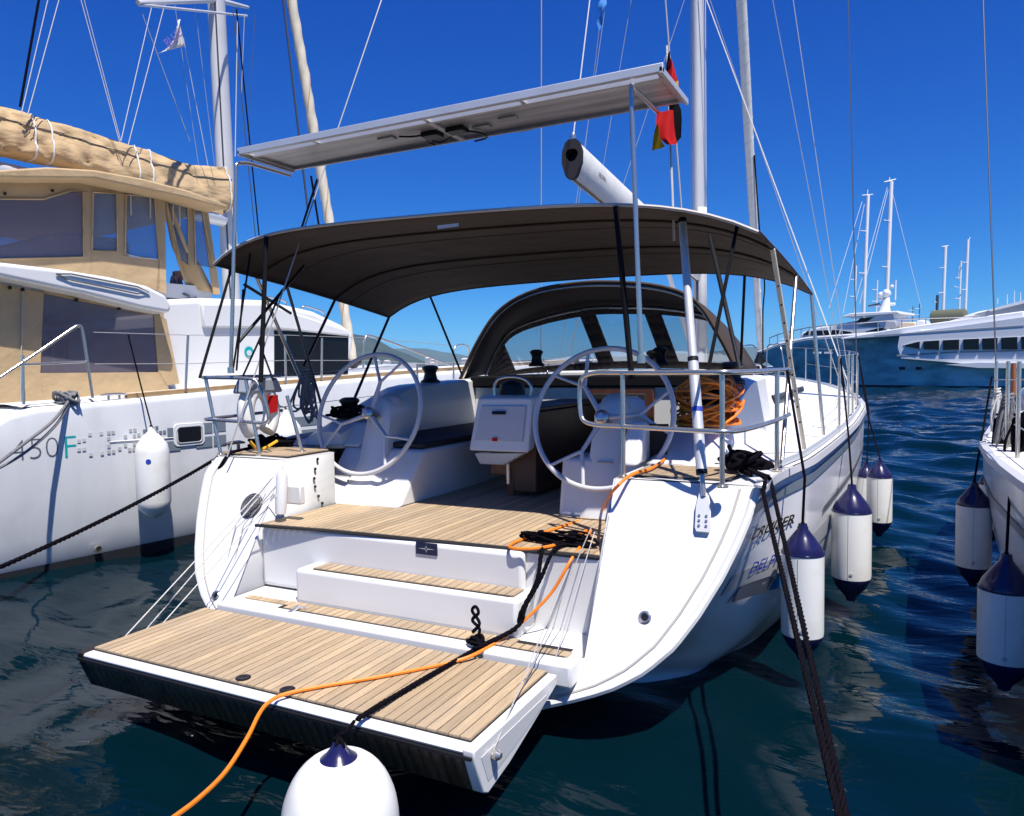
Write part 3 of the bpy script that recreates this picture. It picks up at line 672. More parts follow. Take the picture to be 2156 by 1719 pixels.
for sd_ in (1, -1):
    prev = V3(sd_*1.97, 1.1, 1.735); pl_ = V3(sd_*1.97, 1.1, 1.475)
    for y in (3.3, 4.1, 4.7, 5.6, 6.6, 8.2, 9.8, 11.3):
        p = hpt(nom(y, 1.2), sheer(y), sd_, -.06); t = p+V3(0, 0, .62)
        s_ = B().tube([p, t], .0115, 10).lathe([(.028, 0), (.028, .01), (.016, .03)], p, n=12).obj('stanchion', 'steel', Yt)
        for a, c in ((prev, t), (pl_, p+V3(0, 0, .33))) if y != 3.3 or sd_ < 0 else (): tube('lifeline', [a, c], .003, 'wire', Yt, 5)
        prev, pl_ = t, p+V3(0, 0, .33)
    bow_t = V3(sd_*.35, 12.6, 2.1)
    tube('lifeline', [prev, bow_t], .003, 'wire', Yt, 5)
    tube('pulpit', spline([V3(sd_*.62, 12.2, sheer(12.2)), V3(sd_*.5, 12.3, 2.1), V3(sd_*.3, 12.8, 2.15), V3(sd_*.12, 13.2, 2.1), V3(sd_*.12, 13.1, sheer(13))], 6), .0125, 'steel', Yt)

# ---------------------------------------------------------------- bimini
bim = bpy.data.objects.new('bimini', None); COL.objects.link(bim); bim.parent = Yt; bim.empty_display_size = .1
def bim_sec(y):
    t = (y-.32)/2.28; hw = 1.90+.05*t; zc = 2.69-.16*t; ze = 2.49-.20*t
    crown = .07*math.sin(max(0, min(1, t))*math.pi)
    out = []
    for u in np.linspace(-1, 1, 33):
        a = abs(u); d = (zc+crown-ze-crown*.25)
        z = zc+crown-(.18*d*a**2+.82*d*a**5.5); sagg = .006*math.sin(3*math.pi*(t))**2*(1-a**4); out.append(V3(u*hw*(1 if a < .9 else 1), y+(.10*a**4 if t < .1 else 0), z-sagg-.034*u*hw*(1-t)))
    return out
ys = np.linspace(.32, 2.60, 23)
rows = [bim_sec(y) for y in ys]
canopy = B().grid(rows).obj('canopy', 'taupe', bim, smooth=80, thick=.006)
B().tube(rows[0], .010, 6).obj('edge_piping', 'piping', canopy); B().tube(rows[-1], .010, 6).obj('edge_piping', 'taupedark', canopy)
for i in (0, -1): B().tube([r[i] for r in rows], .012, 6).obj('edge_hem', 'taupe', canopy)
for k in (8, 16): B().tube([p+V3(0, 0, -.004) for p in rows[k]], .003, 5).obj('seam', 'taupedark', canopy)
for sd_ in (-1, 1):
    foot = V3(sd_*2.0, 1.65, 1.22)
    j = 0 if sd_ < 0 else -1
    tube('frame_leg', [foot, rows[5][j]+V3(0, 0, -.01)], .014, 'steel' if sd_ < 0 else 'cream', bim)
    tube('frame_leg', [V3(2.04, 2.62, 1.22) if sd_ > 0 else at(747, 838, X=-1.7), rows[-1][j]+V3(0, 0, 0)], .0135, 'steel' if sd_ > 0 else 'blackplastic', bim)
    tube('frame_leg', [V3(1.95, .95, 1.22) if sd_ > 0 else at(640, 770, X=-1.8), rows[14][j]+V3(0, 0, -.01)], .0125, 'blackplastic' if sd_ < 0 else 'steel', bim)
    tube('strap', [V3(sd_*1.72, .10, 1.735), rows[1][1 if sd_ < 0 else -2]], .010, 'blackcloth', bim, 6)
    tube('strap', [V3(sd_*1.30, .24, 1.70), rows[0][(5 if sd_ < 0 else 26)]+V3(0, 0, -.01)], .016, 'blackcloth', bim, 6)
    tube('strap', [rows[-1][(4 if sd_ < 0 else 28)], V3(sd_*1.36, 3.0, 1.70)], .011, 'blackcloth', bim, 6)
    for k in (5, 14): tube('hoop', [p+V3(0, 0, -.010) for p in rows[k]], .009, 'taupedark', bim) if sd_ > 0 else None
for i in range(9):
    a = V3(2.0, 1.65, 1.22); c = rows[5][-1]; p = a+(c-a)*(.15+.085*i)
    B().lathe([(.006, 0), (.006, .008)], p+V3(.0, -.016, 0), (0, -1, 0), 8).obj('snap_button', 'blackplastic', bim)
tube('support_tube', [at(1488, 470, Y=1.2), at(1556, 770, Y=2.2)], .016, 'wire_dark', bim)
tube('support_tube', [at(640, 560, Y=1.0), at(500, 724, Y=.35)], .012, 'blackplastic', bim)
tube('support_tube', [at(515, 600, Y=.45), at(612, 660, Y=1.2)], .012, 'blackplastic', bim)
tube('support_tube', [at(604, 603, Y=.9), at(676, 850, Y=1.4)], .012, 'wire_dark', bim)
for a, c in (((528, 528), (490, 783)), ((594, 610), (508, 800)), ((512, 610), (498, 780)), ((545, 720), (575, 800))):
    tube('strap', [at(*a, Y=.55), at(*c, Y=.25)], .007, 'blackcloth', bim, 6)

# ---------------------------------------------------------------- solar panel on its arch
sol = bpy.data.objects.new('solar_arch', None); COL.objects.link(sol); sol.parent = Yt; sol.empty_display_size = .1
x0, x1, y0, y1, z0 = -1.33, 1.475, .25, .655, 3.20
b = B()
for lo, hi in (((x0, y0, z0), (x1, y0+.022, z0+.035)), ((x0, y1-.022, z0), (x1, y1, z0+.035)), ((x0, y0+.022, z0), (x0+.022, y1-.022, z0+.035)), ((x1-.022, y0+.022, z0), (x1, y1-.022, z0+.035)), ((.06, y0+.022, z0), (.10, y1-.022, z0+.033))): b.box(lo, hi)
b.obj('panel_frame', 'alu', sol, bevel=.002)
for a, c in ((x0+.022, .06), (.10, x1-.022)):
    B().box((a, y0+.022, z0+.018), (c, y1-.022, z0+.024)).obj('panel_back', 'panelwhite', sol)
    B().box((a, y0+.022, z0+.026), (c, y1-.022, z0+.031)).obj('solar_cells', 'solarcell', sol)
B().box((x0-.02, y0-.10, z0-.005), (x1+.02, y0-.07, z0+.038)).obj('frame_rail', 'alu', sol, bevel=.003)
for xx in (x0+.01, -.75, .08, .7, x1-.01): B().box((xx-.012, y0-.07, z0+.005), (xx+.012, y0, z0+.02)).obj('frame_bracket', 'alu', sol)
B().box((x0-.02, y0-.10, z0-.012), (x0-.002, y1+.01, z0+.02)).obj('frame_rail', 'alu', sol, bevel=.002); B().box((x1+.002, y0-.10, z0-.012), (x1+.02, y1+.01, z0+.02)).obj('frame_rail', 'alu', sol, bevel=.002)
for px, py in ((815, 293), (1070, 250), (1100, 273), (1015, 268)):
    c = at(px, py, Z=z0+.012); B().box((c[0]-.055, c[1]-.028, z0+.008), (c[0]+.055, c[1]+.028, z0+.017)).obj('panel_label', 'palegrey', sol)
for px, py in ((910, 282), (962, 272)):
    c = at(px, py, Z=z0+.01); B().box((c[0]-.06, c[1]-.045, z0-.012), (c[0]+.06, c[1]+.045, z0+.017)).obj('junction_box', 'blackplastic', sol, bevel=.006)
for q in (((910, 282), (870, 288), (840, 288)), ((905, 285), (898, 298), (915, 305)), ((975, 275), (1010, 280), (1025, 290), (1000, 298)), ((950, 290), (930, 300), (910, 298))):
    tube('panel_cable', spline([at(*p, Z=z0+.0) for p in q], 5), .006, 'blackplastic', sol, 6)
for sd_, pb, pt in ((-1, at(486, 780, Y=.17), at(497, 362, Y=.17)), (1, at(1350, 757, Y=.235), at(1329, 200, Y=.20))):
    pts = [pb, pt, pt+V3(0, .01, .05), V3(pt[0]+sd_*-.005, .26, z0-.028), V3(pt[0], .36, z0-.022), V3(pt[0], y1+.02, z0-.018)]
    pts = [pb]+spline(pts[1:], 6)
    tube('arch_leg', pts, .0135, 'steel', sol, 10)
    B().lathe([(.022, -.02), (.022, .02)], pb, (0, 0, 1), 12).obj('leg_clamp', 'steel', sol)
B().add([at(921, 475, Y=.36), at(966, 470, Y=.36), at(966, 477, Y=.36), at(921, 483, Y=.36)], [(0, 1, 2, 3)]).obj('maker_tag', 'flagwhite', canopy)
tube('brace', [at(655, 372, Y=.65), at(672, 480, Y=1.0)], .008, 'blackplastic', sol); tube('brace', [at(668, 378, Y=.66), at(632, 490, Y=.6)], .008, 'blackplastic', sol)

# ---------------------------------------------------------------- sprayhood
hood = bpy.data.objects.new('sprayhood', None); COL.objects.link(hood); hood.parent = Yt; hood.empty_display_size = .1
def arch(pts, n=41):
    P = spline(pts, 10); L_ = np.concatenate([[0], np.cumsum([np.linalg.norm(P[i+1]-P[i]) for i in range(len(P)-1)])]); L_ /= L_[-1]
    A_ = np.array(P); return [V3(*[np.interp(t, L_, A_[:, k]) for k in range(3)]) for t in np.linspace(0, 1, n)]
H0 = arch([(-1.40, 3.02, 1.66), (-1.18, 3.0, 2.03), (-.94, 3.0, 2.32), (-.60, 3.0, 2.485), (-.15, 3.0, 2.54), (.28, 3.0, 2.525), (.70, 3.0, 2.455), (.98, 3.0, 2.32), (1.17, 3.0, 2.04), (1.34, 3.02, 1.70)])
H1 = arch([(-1.50, 3.75, 1.70), (-1.36, 3.75, 1.96), (-1.18, 3.75, 2.18), (-.80, 3.75, 2.31), (-.30, 3.75, 2.385), (.06, 3.75, 2.38), (.5, 3.75, 2.345), (.95, 3.75, 2.24), (1.2, 3.75, 2.0), (1.38, 3.75, 1.72)])
H2 = arch([(-1.52, 3.9, 1.66), (-1.48, 4.2, 1.68), (-1.3, 4.42, 1.70), (-.9, 4.5, 1.72), (-.3, 4.52, 1.74), (.06, 4.52, 1.74), (.5, 4.52, 1.73), (.95, 4.48, 1.71), (1.28, 4.3, 1.69), (1.4, 3.9, 1.67)])
mid = [a*.5+c*.5+V3(0, 0, .05*math.sin(math.pi*i/40)) for i, (a, c) in enumerate(zip(H0, H1))]
B().grid([H0, mid, H1]).obj('canopy', 'taupedark', hood, smooth=80, thick=.008)
B().tube(H0, .016, 8).obj('edge_piping', 'taupe', hood)
ss = [0, .13, .25, .42, .6, .78, .88, 1.0]
G = [[a+(c-a)*s for a, c in zip(H1, H2)] for s in ss]
PANES = ((5, 16), (18, 24), (26, 35))
fr = B(); panes = [B() for _ in PANES]
for i in range(len(ss)-1):
    for j in range(40):
        q = [G[i][j], G[i][j+1], G[i+1][j+1], G[i+1][j]]; w = None
        if 1 <= i <= 5:
            for k, (a, c) in enumerate(PANES):
                if a <= j < c: w = k
        (panes[w] if w is not None else fr).add(q, [(0, 1, 2, 3)])
fr.obj('window_surround', 'taupedark', hood, thick=.008)
for p in panes: p.obj('window_pane', 'vinyl', hood, smooth=80)
tube('hoop', [p+V3(0, .02, -.03) for p in H0], .0125, 'steel', hood); tube('hoop', [p+V3(0, -.03, -.03) for p in H1], .0125, 'steel', hood)
B().box((-1.25, 2.96, 1.575), (1.25, 4.35, 1.69)).obj('dash_shade', 'blackcloth', hood, bevel=.02)  # black dash, carried aft to paint the shade over the bulkhead top

# ---------------------------------------------------------------- mast, boom, standing rigging
MX, MY = .0, 7.45
def oval(p0, p1, rx, ry, name, m, n=16):
    vv = []
    for p in (p0, p1): vv += [V3(*p)+V3(rx*math.cos(2*math.pi*i/n), ry*math.sin(2*math.pi*i/n), 0) for i in range(n)]
    return B().add(vv, [(i, (i+1) % n, n+(i+1) % n, n+i) for i in range(n)]+[tuple(range(n))[::-1], tuple(range(n, 2*n))]).obj(name, m, Yt)
mast = oval((MX, MY, 1.6), (MX+.0, MY-.15, 18.0), .085, .13, 'mast', 'mastgrey', 24)
B().box((MX-.012, MY-.16, 2.6), (MX+.012, MY-.135, 3.9)).obj('sail_track', 'wire_dark', mast)
B().grid([[V3(x, y, z) for x, y in ((MX+.02, MY-.15), (MX+.115, MY-.06))] for z in (2.0, 3.2, 4.0)]).obj('sail_cover', 'sailwhite', mast, thick=.02)
tube('halyard', [(MX-.11, MY-.02, 1.7), (MX-.09, MY-.05, 17.5)], .006, 'rope_white', Yt, 6); tube('halyard', [(MX+.11, MY-.04, 1.7), (MX+.10, MY-.1, 17.5)], .006, 'rope_white', Yt, 6)
# boom: rounded box section from the gooseneck to the dark end casting
be, bg_ = V3(0, 2.66, 3.57), V3(MX, MY-.18, 3.13)
ux = V3(1, 0, 0); d_ = (bg_-be)/np.linalg.norm(bg_-be); uz = np.cross(ux, d_)
def bsec(p, sx, sz): return [p+ux*sx*x+uz*sz*z for x, z in ((-.5, -.85), (-.3, -1), (.3, -1), (.5, -.85), (.85, -.2), (.85, .4), (.6, .85), (.3, 1), (-.3, 1), (-.6, .85), (-.85, .4), (-.85, -.2), (-.5, -.85))]
bo = B().grid([bsec(be, .10, .165), bsec(be+(bg_-be)*.5, .10, .165), bsec(bg_, .10, .165)]); boom = bo.obj('boom', 'sailwhite', Yt, smooth=30)
S0, S1 = bsec(be-d_*.03, .107, .172), bsec(be+d_*.02, .107, .172); I0 = bsec(be-d_*.03+uz*.03, .068, .055); I1 = bsec(be+d_*.08+uz*.03, .062, .05)
bo = B().grid([S1, S0]); bo.grid([S0, I0]); bo.grid([I0, I1]); bo.poly(I1[:-1]); bo.obj('boom_end', 'bezel', boom, smooth=30)
tube('boom_groove', [be+uz*-.17, bg_+uz*-.17], .012, 'wire_dark', boom)
v_, f_ = text_mesh('SELDEN', .055)
B().add([be+d_*(.42+a)+ux*.088+uz*(-.02+c) for a, c, _ in v_], f_).obj('boom_lettering', 'letterblack', boom, smooth=0)
B().lathe([(.02, 0), (.028, .03), (.018, .06)], be-d_*.0+uz*.17, uz, 12).obj('boom_block', 'steel', boom)
HEAD = V3(MX, MY-.16, 17.9)
tube('topping_lift', [be+uz*.2, HEAD], .006, 'rope_white', Yt, 6)
# forestay with the furled genoa, drum at the stem
tackp = V3(0, 13.05, 1.72); 
N_ = 60; rr = [.05+.045*math.sin(math.pi*min(1, i/N_*1.0))**.5 for i in range(N_+1)]
ptsg = [tackp+V3(0, 0, .35)+(HEAD-tackp-V3(0, 0, .35))*(i/N_) for i in range(N_+1)]
gen = B().tube(ptsg, rr, 14).obj('furled_genoa', 'sailwhite', Yt, smooth=60)
hx = []
ax_ = (HEAD-tackp)/np.linalg.norm(HEAD-tackp); s1_ = np.cross(ax_, V3(1, 0, 0)); s1_ /= np.linalg.norm(s1_); s2_ = np.cross(ax_, s1_)
for i in range(900):
    t = i/900; k = t*N_; r_ = np.interp(k, range(N_+1), rr)+.001; w = i*.35; hx.append(tackp+V3(0, 0, .35)+(HEAD-tackp-V3(0, 0, .35))*t+r_*(math.cos(w)*s1_+math.sin(w)*s2_))
B().tube(hx, .0035, 4).obj('sail_edge', 'palegrey', gen)
B().lathe([(.04, -.2), (.12, -.06), (.12, -.03), (.05, -.02), (.05, .08), (.12, .09), (.12, .12), (.03, .3)], tackp, ax_, 20).obj('furler_drum', 'blackplastic', Yt)
tube('genoa_sheet', spline([ptsg[14]+V3(.09, -.05, 0), ptsg[8]+V3(.12, -.05, 0), ptsg[5]+V3(.16, -.06, 0), ptsg[3]+V3(.10, -.05, 0), tackp+V3(.05, 0, .2)], 6), .014, 'rope_black', Yt, 6)
# backstays; the starboard one ends in a tensioner and a drilled chainplate
ch = at(1484, 1066, Y=.10); ch[1] = ya(ch[2])-.012
bs0 = at(1478, 1003, Y=ya(1.15)-.01); 
BRI = at(1290, -1440, d=7.0)                              # bridle plate where the two backstay legs meet
dirb = BRI-bs0; dirb /= np.linalg.norm(dirb)
def onbs(s): return bs0+dirb*s
bt = at(1441, 528, Y=.55)
tube('backstay', [onbs(1.42), BRI], .005, 'wire', Yt, 6); tube('backstay', [BRI, HEAD], .005, 'wire', Yt, 6)
tube('backstay_tensioner', [onbs(.02), onbs(.62)], .027, 'alu', Yt, 14); tube('backstay_tensioner', [onbs(.6), onbs(1.42)], .022, 'alu', Yt, 14)
for s_ in (.02, .61, 1.42, .34): B().tube([onbs(s_-.012), onbs(s_+.012)], .0285 if s_ < .7 else .024, 12).obj('tensioner_collar', 'blackplastic' if s_ != .34 else 'letterblue', Yt)
tube('backstay_toggle', [onbs(-.1), onbs(.02)], .013, 'steel', Yt)
cp = onbs(-.1)
rt_ = V3(1, 0, 0); dn_ = V3(.08, -.50, -.86); nn = np.cross(rt_, dn_); nn /= np.linalg.norm(nn)
pp = [cp+rt_*x+dn_*z for x, z in ((-.022, -.02), (.022, -.02), (.036, .05), (.038, .16), (.03, .18), (-.03, .18), (-.038, .16), (-.036, .05))]
cpl = B().prism(pp, nn*.008).obj('chainplate', 'alu', Yt, bevel=.002)
for x in (-.017, .017):
    for z in (.10, .125, .15): B().lathe([(.007, 0), (.007, .004)], cp+rt_*x+dn_*z-nn*.001, -nn if (nn@V3(0, -1, 0)) < 0 else nn, 8).obj('bolt', 'steel', cpl)
pbs = at(478, 962, Y=.1); tube('backstay', [pbs, BRI], .005, 'wire', Yt, 6)
# shrouds and spreaders
for sd_ in (1, -1):
    cpt = hpt(nom(6.9, 1.25), sheer(7), sd_, -.10); sp1 = V3(sd_*1.15, MY-.55, 7.6); sp2 = V3(sd_*.95, MY-.5, 12.4)
    for p_, z in ((sp1, 7.5), (sp2, 12.3)): B().tube([V3(MX, MY-.05, z), p_], [.05, .03], 8, flat=.4).obj('spreader', 'mastgrey', Yt)
    for pts in ([cpt, sp1], [sp1, sp2], [sp2, HEAD], [cpt+V3(-sd_*.05, -.25, 0), V3(MX, MY-.1, 7.4)], [cpt+V3(-sd_*.05, .2, 0), V3(MX, MY, 12.2)]): tube('shroud', pts, .005, 'wire', Yt, 6)
tube('shroud', [hpt(nom(6.3, 1.25), sheer(6.3), 1, -.08), V3(MX+.05, MY-.2, 7.1)], .007, 'rope_white', Yt, 6)
tube('boom_vang', [be+(bg_-be)*.62+uz*-.17, V3(MX, MY-.2, 1.75)], .03, 'mastgrey', Yt)
# port pushpit gear
# ---------------------------------------------------------------- stern cleats on the yacht
def cleat(p, d=(0, 1, 0), s=.1, parent=Yt):
    p = V3(*p); d = V3(*d); d /= np.linalg.norm(d)
    b = B().tube([p-d*s+V3(0, 0, .05), p-d*s*.5+V3(0, 0, .058), p+d*s*.5+V3(0, 0, .058), p+d*s+V3(0, 0, .05)], [.008, .014, .014, .008], 8)
    for k in (-.4, .4): b.tube([p+d*s*k, p+d*s*k+V3(0, 0, .056)], .013, 8)
    return b.obj('cleat', 'steel', parent)
CL = V3(1.80, .55, 1.195); cleat(CL, (.15, 1, 0)); cleat((-1.80, .45, 1.195))
FL = at(1612, 1022, Z=1.20)                               # fairlead on the starboard quarter
B().lathe([(.034, 0), (.034, .012), (.02, .026), (.026, .036)], V3(FL[0]-.02, FL[1], 1.19), n=16).obj('fairlead', 'alu', Yt)
# liferaft / horseshoe buoy case hung on the port pushpit
c = at(545, 868, X=-1.62)
hb = root('horseshoe_buoy', 'white horseshoe lifebuoy in a case with red strap hung on the port stern rail', 'lifebuoy', tuple(c-V3(0, 0, .26)))
pts = [c+V3(-.02, .10*math.cos(a)*1.0, .22*math.sin(a)) for a in np.linspace(-2.6, 2.6+0, 26)]
pts = [c+V3(0, (.125)*math.sin(a), .17*math.cos(a)-(.0)) for a in np.linspace(-2.55, 2.55, 30)]
B().tube(pts, .062, 12).obj('buoy_ring', 'fender_white', hb)
B().prism([c+V3(-.07, -.19, .14), c+V3(-.07, .19, .14), c+V3(-.07, .13, .25), c+V3(-.07, -.13, .25)], (.14, 0, 0)).obj('buoy_cover', 'yachtgrey', hb, bevel=.02)
B().prism([c+V3(.064, .02, -.02), c+V3(.064, .12, -.0), c+V3(.07, .12, .12), c+V3(.07, .02, .12)], (.006, 0, 0)).obj('buoy_strap', 'red', hb, bevel=.002)
tube('buoy_line', spline([c+V3(.07, -.16, -.20), c+V3(.08, -.10, -.26), c+V3(.08, -.02, -.255), c+V3(.07, .1, -.22)], 6), .011, 'yellow', hb, 6)
tube('buoy_line', spline([c+V3(.08, -.02, -.255), c+V3(.07, -.05, -.33), c+V3(.06, -.02, -.40)], 5), .005, 'yellow', hb, 6)
# hank of grey rope hung from the port bimini leg
def hank(name, c, w, h, n, m, seed, label, cat='rope', group=None, r=.009, dx=V3(.6, .3, 0)):
    rg = np.random.RandomState(seed); o = root(name, label, cat, tuple(c-V3(0, 0, h)), group); dx = dx/np.linalg.norm(dx)
    b = B()
    for i in range(n):
        l = h*rg.uniform(.55, 1.1); ww = w*rg.uniform(.25, 1.0); of = V3(rg.normal(0, .014), rg.normal(0, .02), rg.uniform(-.03, .02)); sk = rg.normal(0, .25)
        pts = [c+of+dx*(ww*.5*math.sin(a+.3*math.sin(2*a+i))*(.3+.7*(1-math.cos(a))/2)+sk*w*(1-math.cos(a))/2)+V3(0, 0, -l*(1-math.cos(a))/2) for a in np.linspace(0, 2*math.pi, 18)]
        b.tube(pts, r, 5)
    b.obj('rope_loops', m, o); B().tube([c+dx*w*.25*math.cos(a)+V3(0, 0, -h*.16+.004*a)+V3(0, .03*math.sin(a), 0) for a in np.linspace(0, 25, 60)], r*1.1, 5).obj('whipping', m, o)
    return o
hank('rope_hank', at(645, 790, Y=1.1), .15, .36, 15, 'rope_grey', 1, 'hank of grey rope hanging from the port bimini leg beside the left wheel')
# black heap of rope and cloth on the port quarter deck
def tangle(name, c, rad, n, m, seed, label, cat='rope', r=.011, flat=.35, group=None, steps=16):
    rg = np.random.RandomState(seed); o = root(name, label, cat, tuple(c), group); b = B()
    for i in range(n):
        p = []; a0 = rg.uniform(0, 6.28); r0 = rad[0]*rg.uniform(.35, 1); e = rg.uniform(.5, 1)
        hz = rg.uniform(0, rad[2]*2)
        for k in range(steps):
            a = a0+k*.42; p.append(V3(c[0]+r0*math.cos(a)*(1+.2*rg.normal()), c[1]+rad[1]/rad[0]*r0*e*math.sin(a), c[2]+r+hz*(.5+.5*math.sin(a*1.7+i))))
        b.tube(spline(p, 3), r, 6)
    b.obj('rope_coils', m, o); return o
tangle('rope_heap', at(560, 942, Z=1.2)+V3(0, .05, 0), (.20, .16, .05), 9, 'rope_black', 3, 'heap of black rope on the port quarter deck under the lifebuoy')
tangle('rope_coil', V3(1.82, .52, 1.22), (.10, .12, .06), 10, 'rope_black', 8, 'thick black mooring rope belayed in a knot on the starboard stern cleat', r=.015)
tangle('winch_sheets', V3(-1.36, 1.2, 1.395), (.17, .15, .04), 7, 'rope_black', 12, 'dark sheets tangled round the winch behind the left wheel')
# mooring lines
e0 = FL+V3(.0, -.02, .03)
for k, (a, c, lab) in enumerate((((1607, 1040), (1768, 1719), 'left of the two black mooring lines running from the starboard quarter down into the water'), ((1622, 1010), (1782, 1719), 'right of the two black mooring lines running from the starboard quarter down into the water'))):
    A_ = at(*a, Z=1.17+.02*k); E_ = at(c[0], c[1], d=1.75); E2 = E_+(E_-A_)*.5
    tag(strand_rope('mooring_line', [CL+V3(.02, -.05, .04)]+[V3(FL[0], FL[1]+.05*k, 1.235)]+[A_]+[A_+(E_-A_)*t for t in (.2, .4, .6, .8, 1)]+[E2], .0105, 'rope_black'), lab, 'rope', 'stern mooring lines')
tag(strand_rope('mooring_line', sag(at(452, 968, Y=.35), at(-40, 1212, d=3.6), .03), .013, 'rope_black'), 'single black mooring line running left from the port quarter across the catamaran hull', 'rope', 'stern mooring lines')
tag(tube('mooring_line', spline([at(452, 968, Y=.35), at(447, 1000, Y=.2), at(462, 985, Y=.15), at(482, 958, Y=.2), at(520, 945, Y=.45), at(690, 912, Y=2.0)], 6), .011, 'rope_black'), 'black rope lying along the port quarter deck edge', 'rope')
# black rope on the swim platform and up the stairs
bp = [at(752, 1515, Z=.40), at(850, 1455, Z=.40), at(985, 1377, Z=.40), at(1010, 1362, Z=.43), at(1060, 1338, Z=.44), at(1090, 1320, Y=-.20), at(1097, 1290, Y=-.20), at(1130, 1225, Y=-.12), at(1140, 1165, Y=-.05), at(1150, 1150, Z=ZS+.02), at(1230, 1140, Z=ZS+.02)]
tag(strand_rope('black_rope', spline(bp, 6), .012, 'rope_black'), 'black rope running from the big fender across the platform and up the stairs', 'rope')
bp = [at(1000, 1372, Z=.40), at(1065, 1336, Z=.45), at(1098, 1310, Y=-.21), at(1105, 1280, Y=-.20), at(1138, 1220, Y=-.13), at(1165, 1160, Y=-.05), at(1195, 1148, Z=ZS+.015), at(1240, 1150, Z=ZS+.02)]
tag(strand_rope('black_rope', spline(bp, 6), .011, 'rope_black'), 'second black rope beside it on the stairs, ending at the hinge bracket', 'rope')
o = tangle('rope_bundle', at(1175, 1143, Z=ZS+.012), (.22, .065, .03), 10, 'rope_black', 21, 'bundle of black rope lying on the cockpit floor at the top of the stairs', r=.007)
o = tangle('rope_knot', at(1003, 1358, Z=.42), (.045, .035, .02), 6, 'rope_black', 23, 'knotted black rope standing on the step beside the hinge bracket', r=.010)
kk = at(1003, 1358, Z=.42); B().tube(spline([kk+V3(0, 0, .02), kk+V3(.02, 0, .08), kk+V3(-.02, 0, .12), kk+V3(.015, 0, .16), kk+V3(.0, 0, .19), kk+V3(-.02, 0, .165), kk+V3(.02, 0, .11), kk+V3(-.02, 0, .06)], 6), .0085, 6).obj('rope_loop', 'rope_black', o)
# orange shore-power cable
oc = [at(1475, 905, Z=1.24), at(1420, 950, Z=1.225), at(1375, 985, Z=1.22), at(1330, 1000, Z=1.21), at(1290, 1035, Y=.10), at(1260, 1080, Z=ZS+.02), at(1180, 1110, Z=ZS+.015), at(1085, 1142, Z=ZS+.015), at(1082, 1155, Z=ZS+.015), at(1160, 1150, Z=ZS+.02), at(1235, 1118, Z=ZS+.02), at(1240, 1125, Z=ZS+.03), at(1205, 1175, Y=-.02), at(1160, 1250, Y=-.10), at(1100, 1310, Y=-.18), at(1060, 1342, Z=.43), at(1000, 1378, Z=.41), at(940, 1397, Z=.395), at(800, 1425, Z=.395), at(680, 1445, Z=.395), at(600, 1462, Z=.395), at(565, 1480, Z=.39), at(545, 1505, d=3.05), at(520, 1555, d=2.9), at(475, 1625, d=2.7), at(420, 1680, d=2.5), at(365, 1722, d=2.35), at(300, 1770, d=2.2)]
cable = root('power_cable', 'orange shore-power cable running from the starboard winch down the stairs and over the platform', 'cable', tuple(at(600, 1462, Z=.38)))
B().tube(spline(oc, 6), .0085, 7).obj('cable_run', 'orange', cable)
rg = np.random.RandomState(4)
cc = V3(1.41, 1.50, 1.40)
b = B()
for i in range(26):
    rr_ = rg.uniform(.13, .235); z_ = rg.uniform(-.04, .16); a0 = rg.uniform(0, 6.28); tl = rg.normal(0, .38); tl2 = rg.normal(0, .45)
    b.tube([cc+V3(rr_*math.cos(a0+a), rr_*math.sin(a0+a)*.95, max(-.035, z_+rr_*(tl*math.cos(a)+tl2*math.sin(a)))+.02) for a in np.linspace(0, 5.9, 26)], .0085, 6)
b.obj('cable_coil', 'orange', cable)
for k in range(5): B().torus(cc+V3(0, 0, .06+.032*k), .10-.004*k, .014, (0, 0, 1), 28, 7).obj('coil_band', 'rope_black' if k % 2 == 0 else 'palegrey', cable)
tag(tube('outboard_strap', spline([at(1535, 940, Z=1.25), at(1555, 985, Z=1.22), at(1580, 1000, Z=1.22)], 5), .014, 'rope_black'), 'black rope tail between the orange coil and the starboard stern cleat', 'rope')

# ---------------------------------------------------------------- flags
def flag(name, pts0, pts1, mats, label, waves=3, amp=.05, n=16):
    """cloth between two edges; mats = bands along the edge"""
    o = root(name, label, 'flag', tuple(V3(*pts0[0])))
    A0, A1, C0, C1 = [V3(*p) for p in (*pts0, *pts1)]; nb = len(mats)
    for k, m in enumerate(mats):
        rows = []
        for j in range(5):
            s = (k+j/4)/nb; a = A0+(A1-A0)*s; c = C0+(C1-C0)*s
            rows.append([a+(c-a)*t+V3(.35, .9, 0)*amp*math.sin(t*waves*math.pi+s*2.2)*t**.6 for t in np.linspace(0, 1, n)])
        B().grid(rows).obj('flag_band', m, o, smooth=80)
    return o
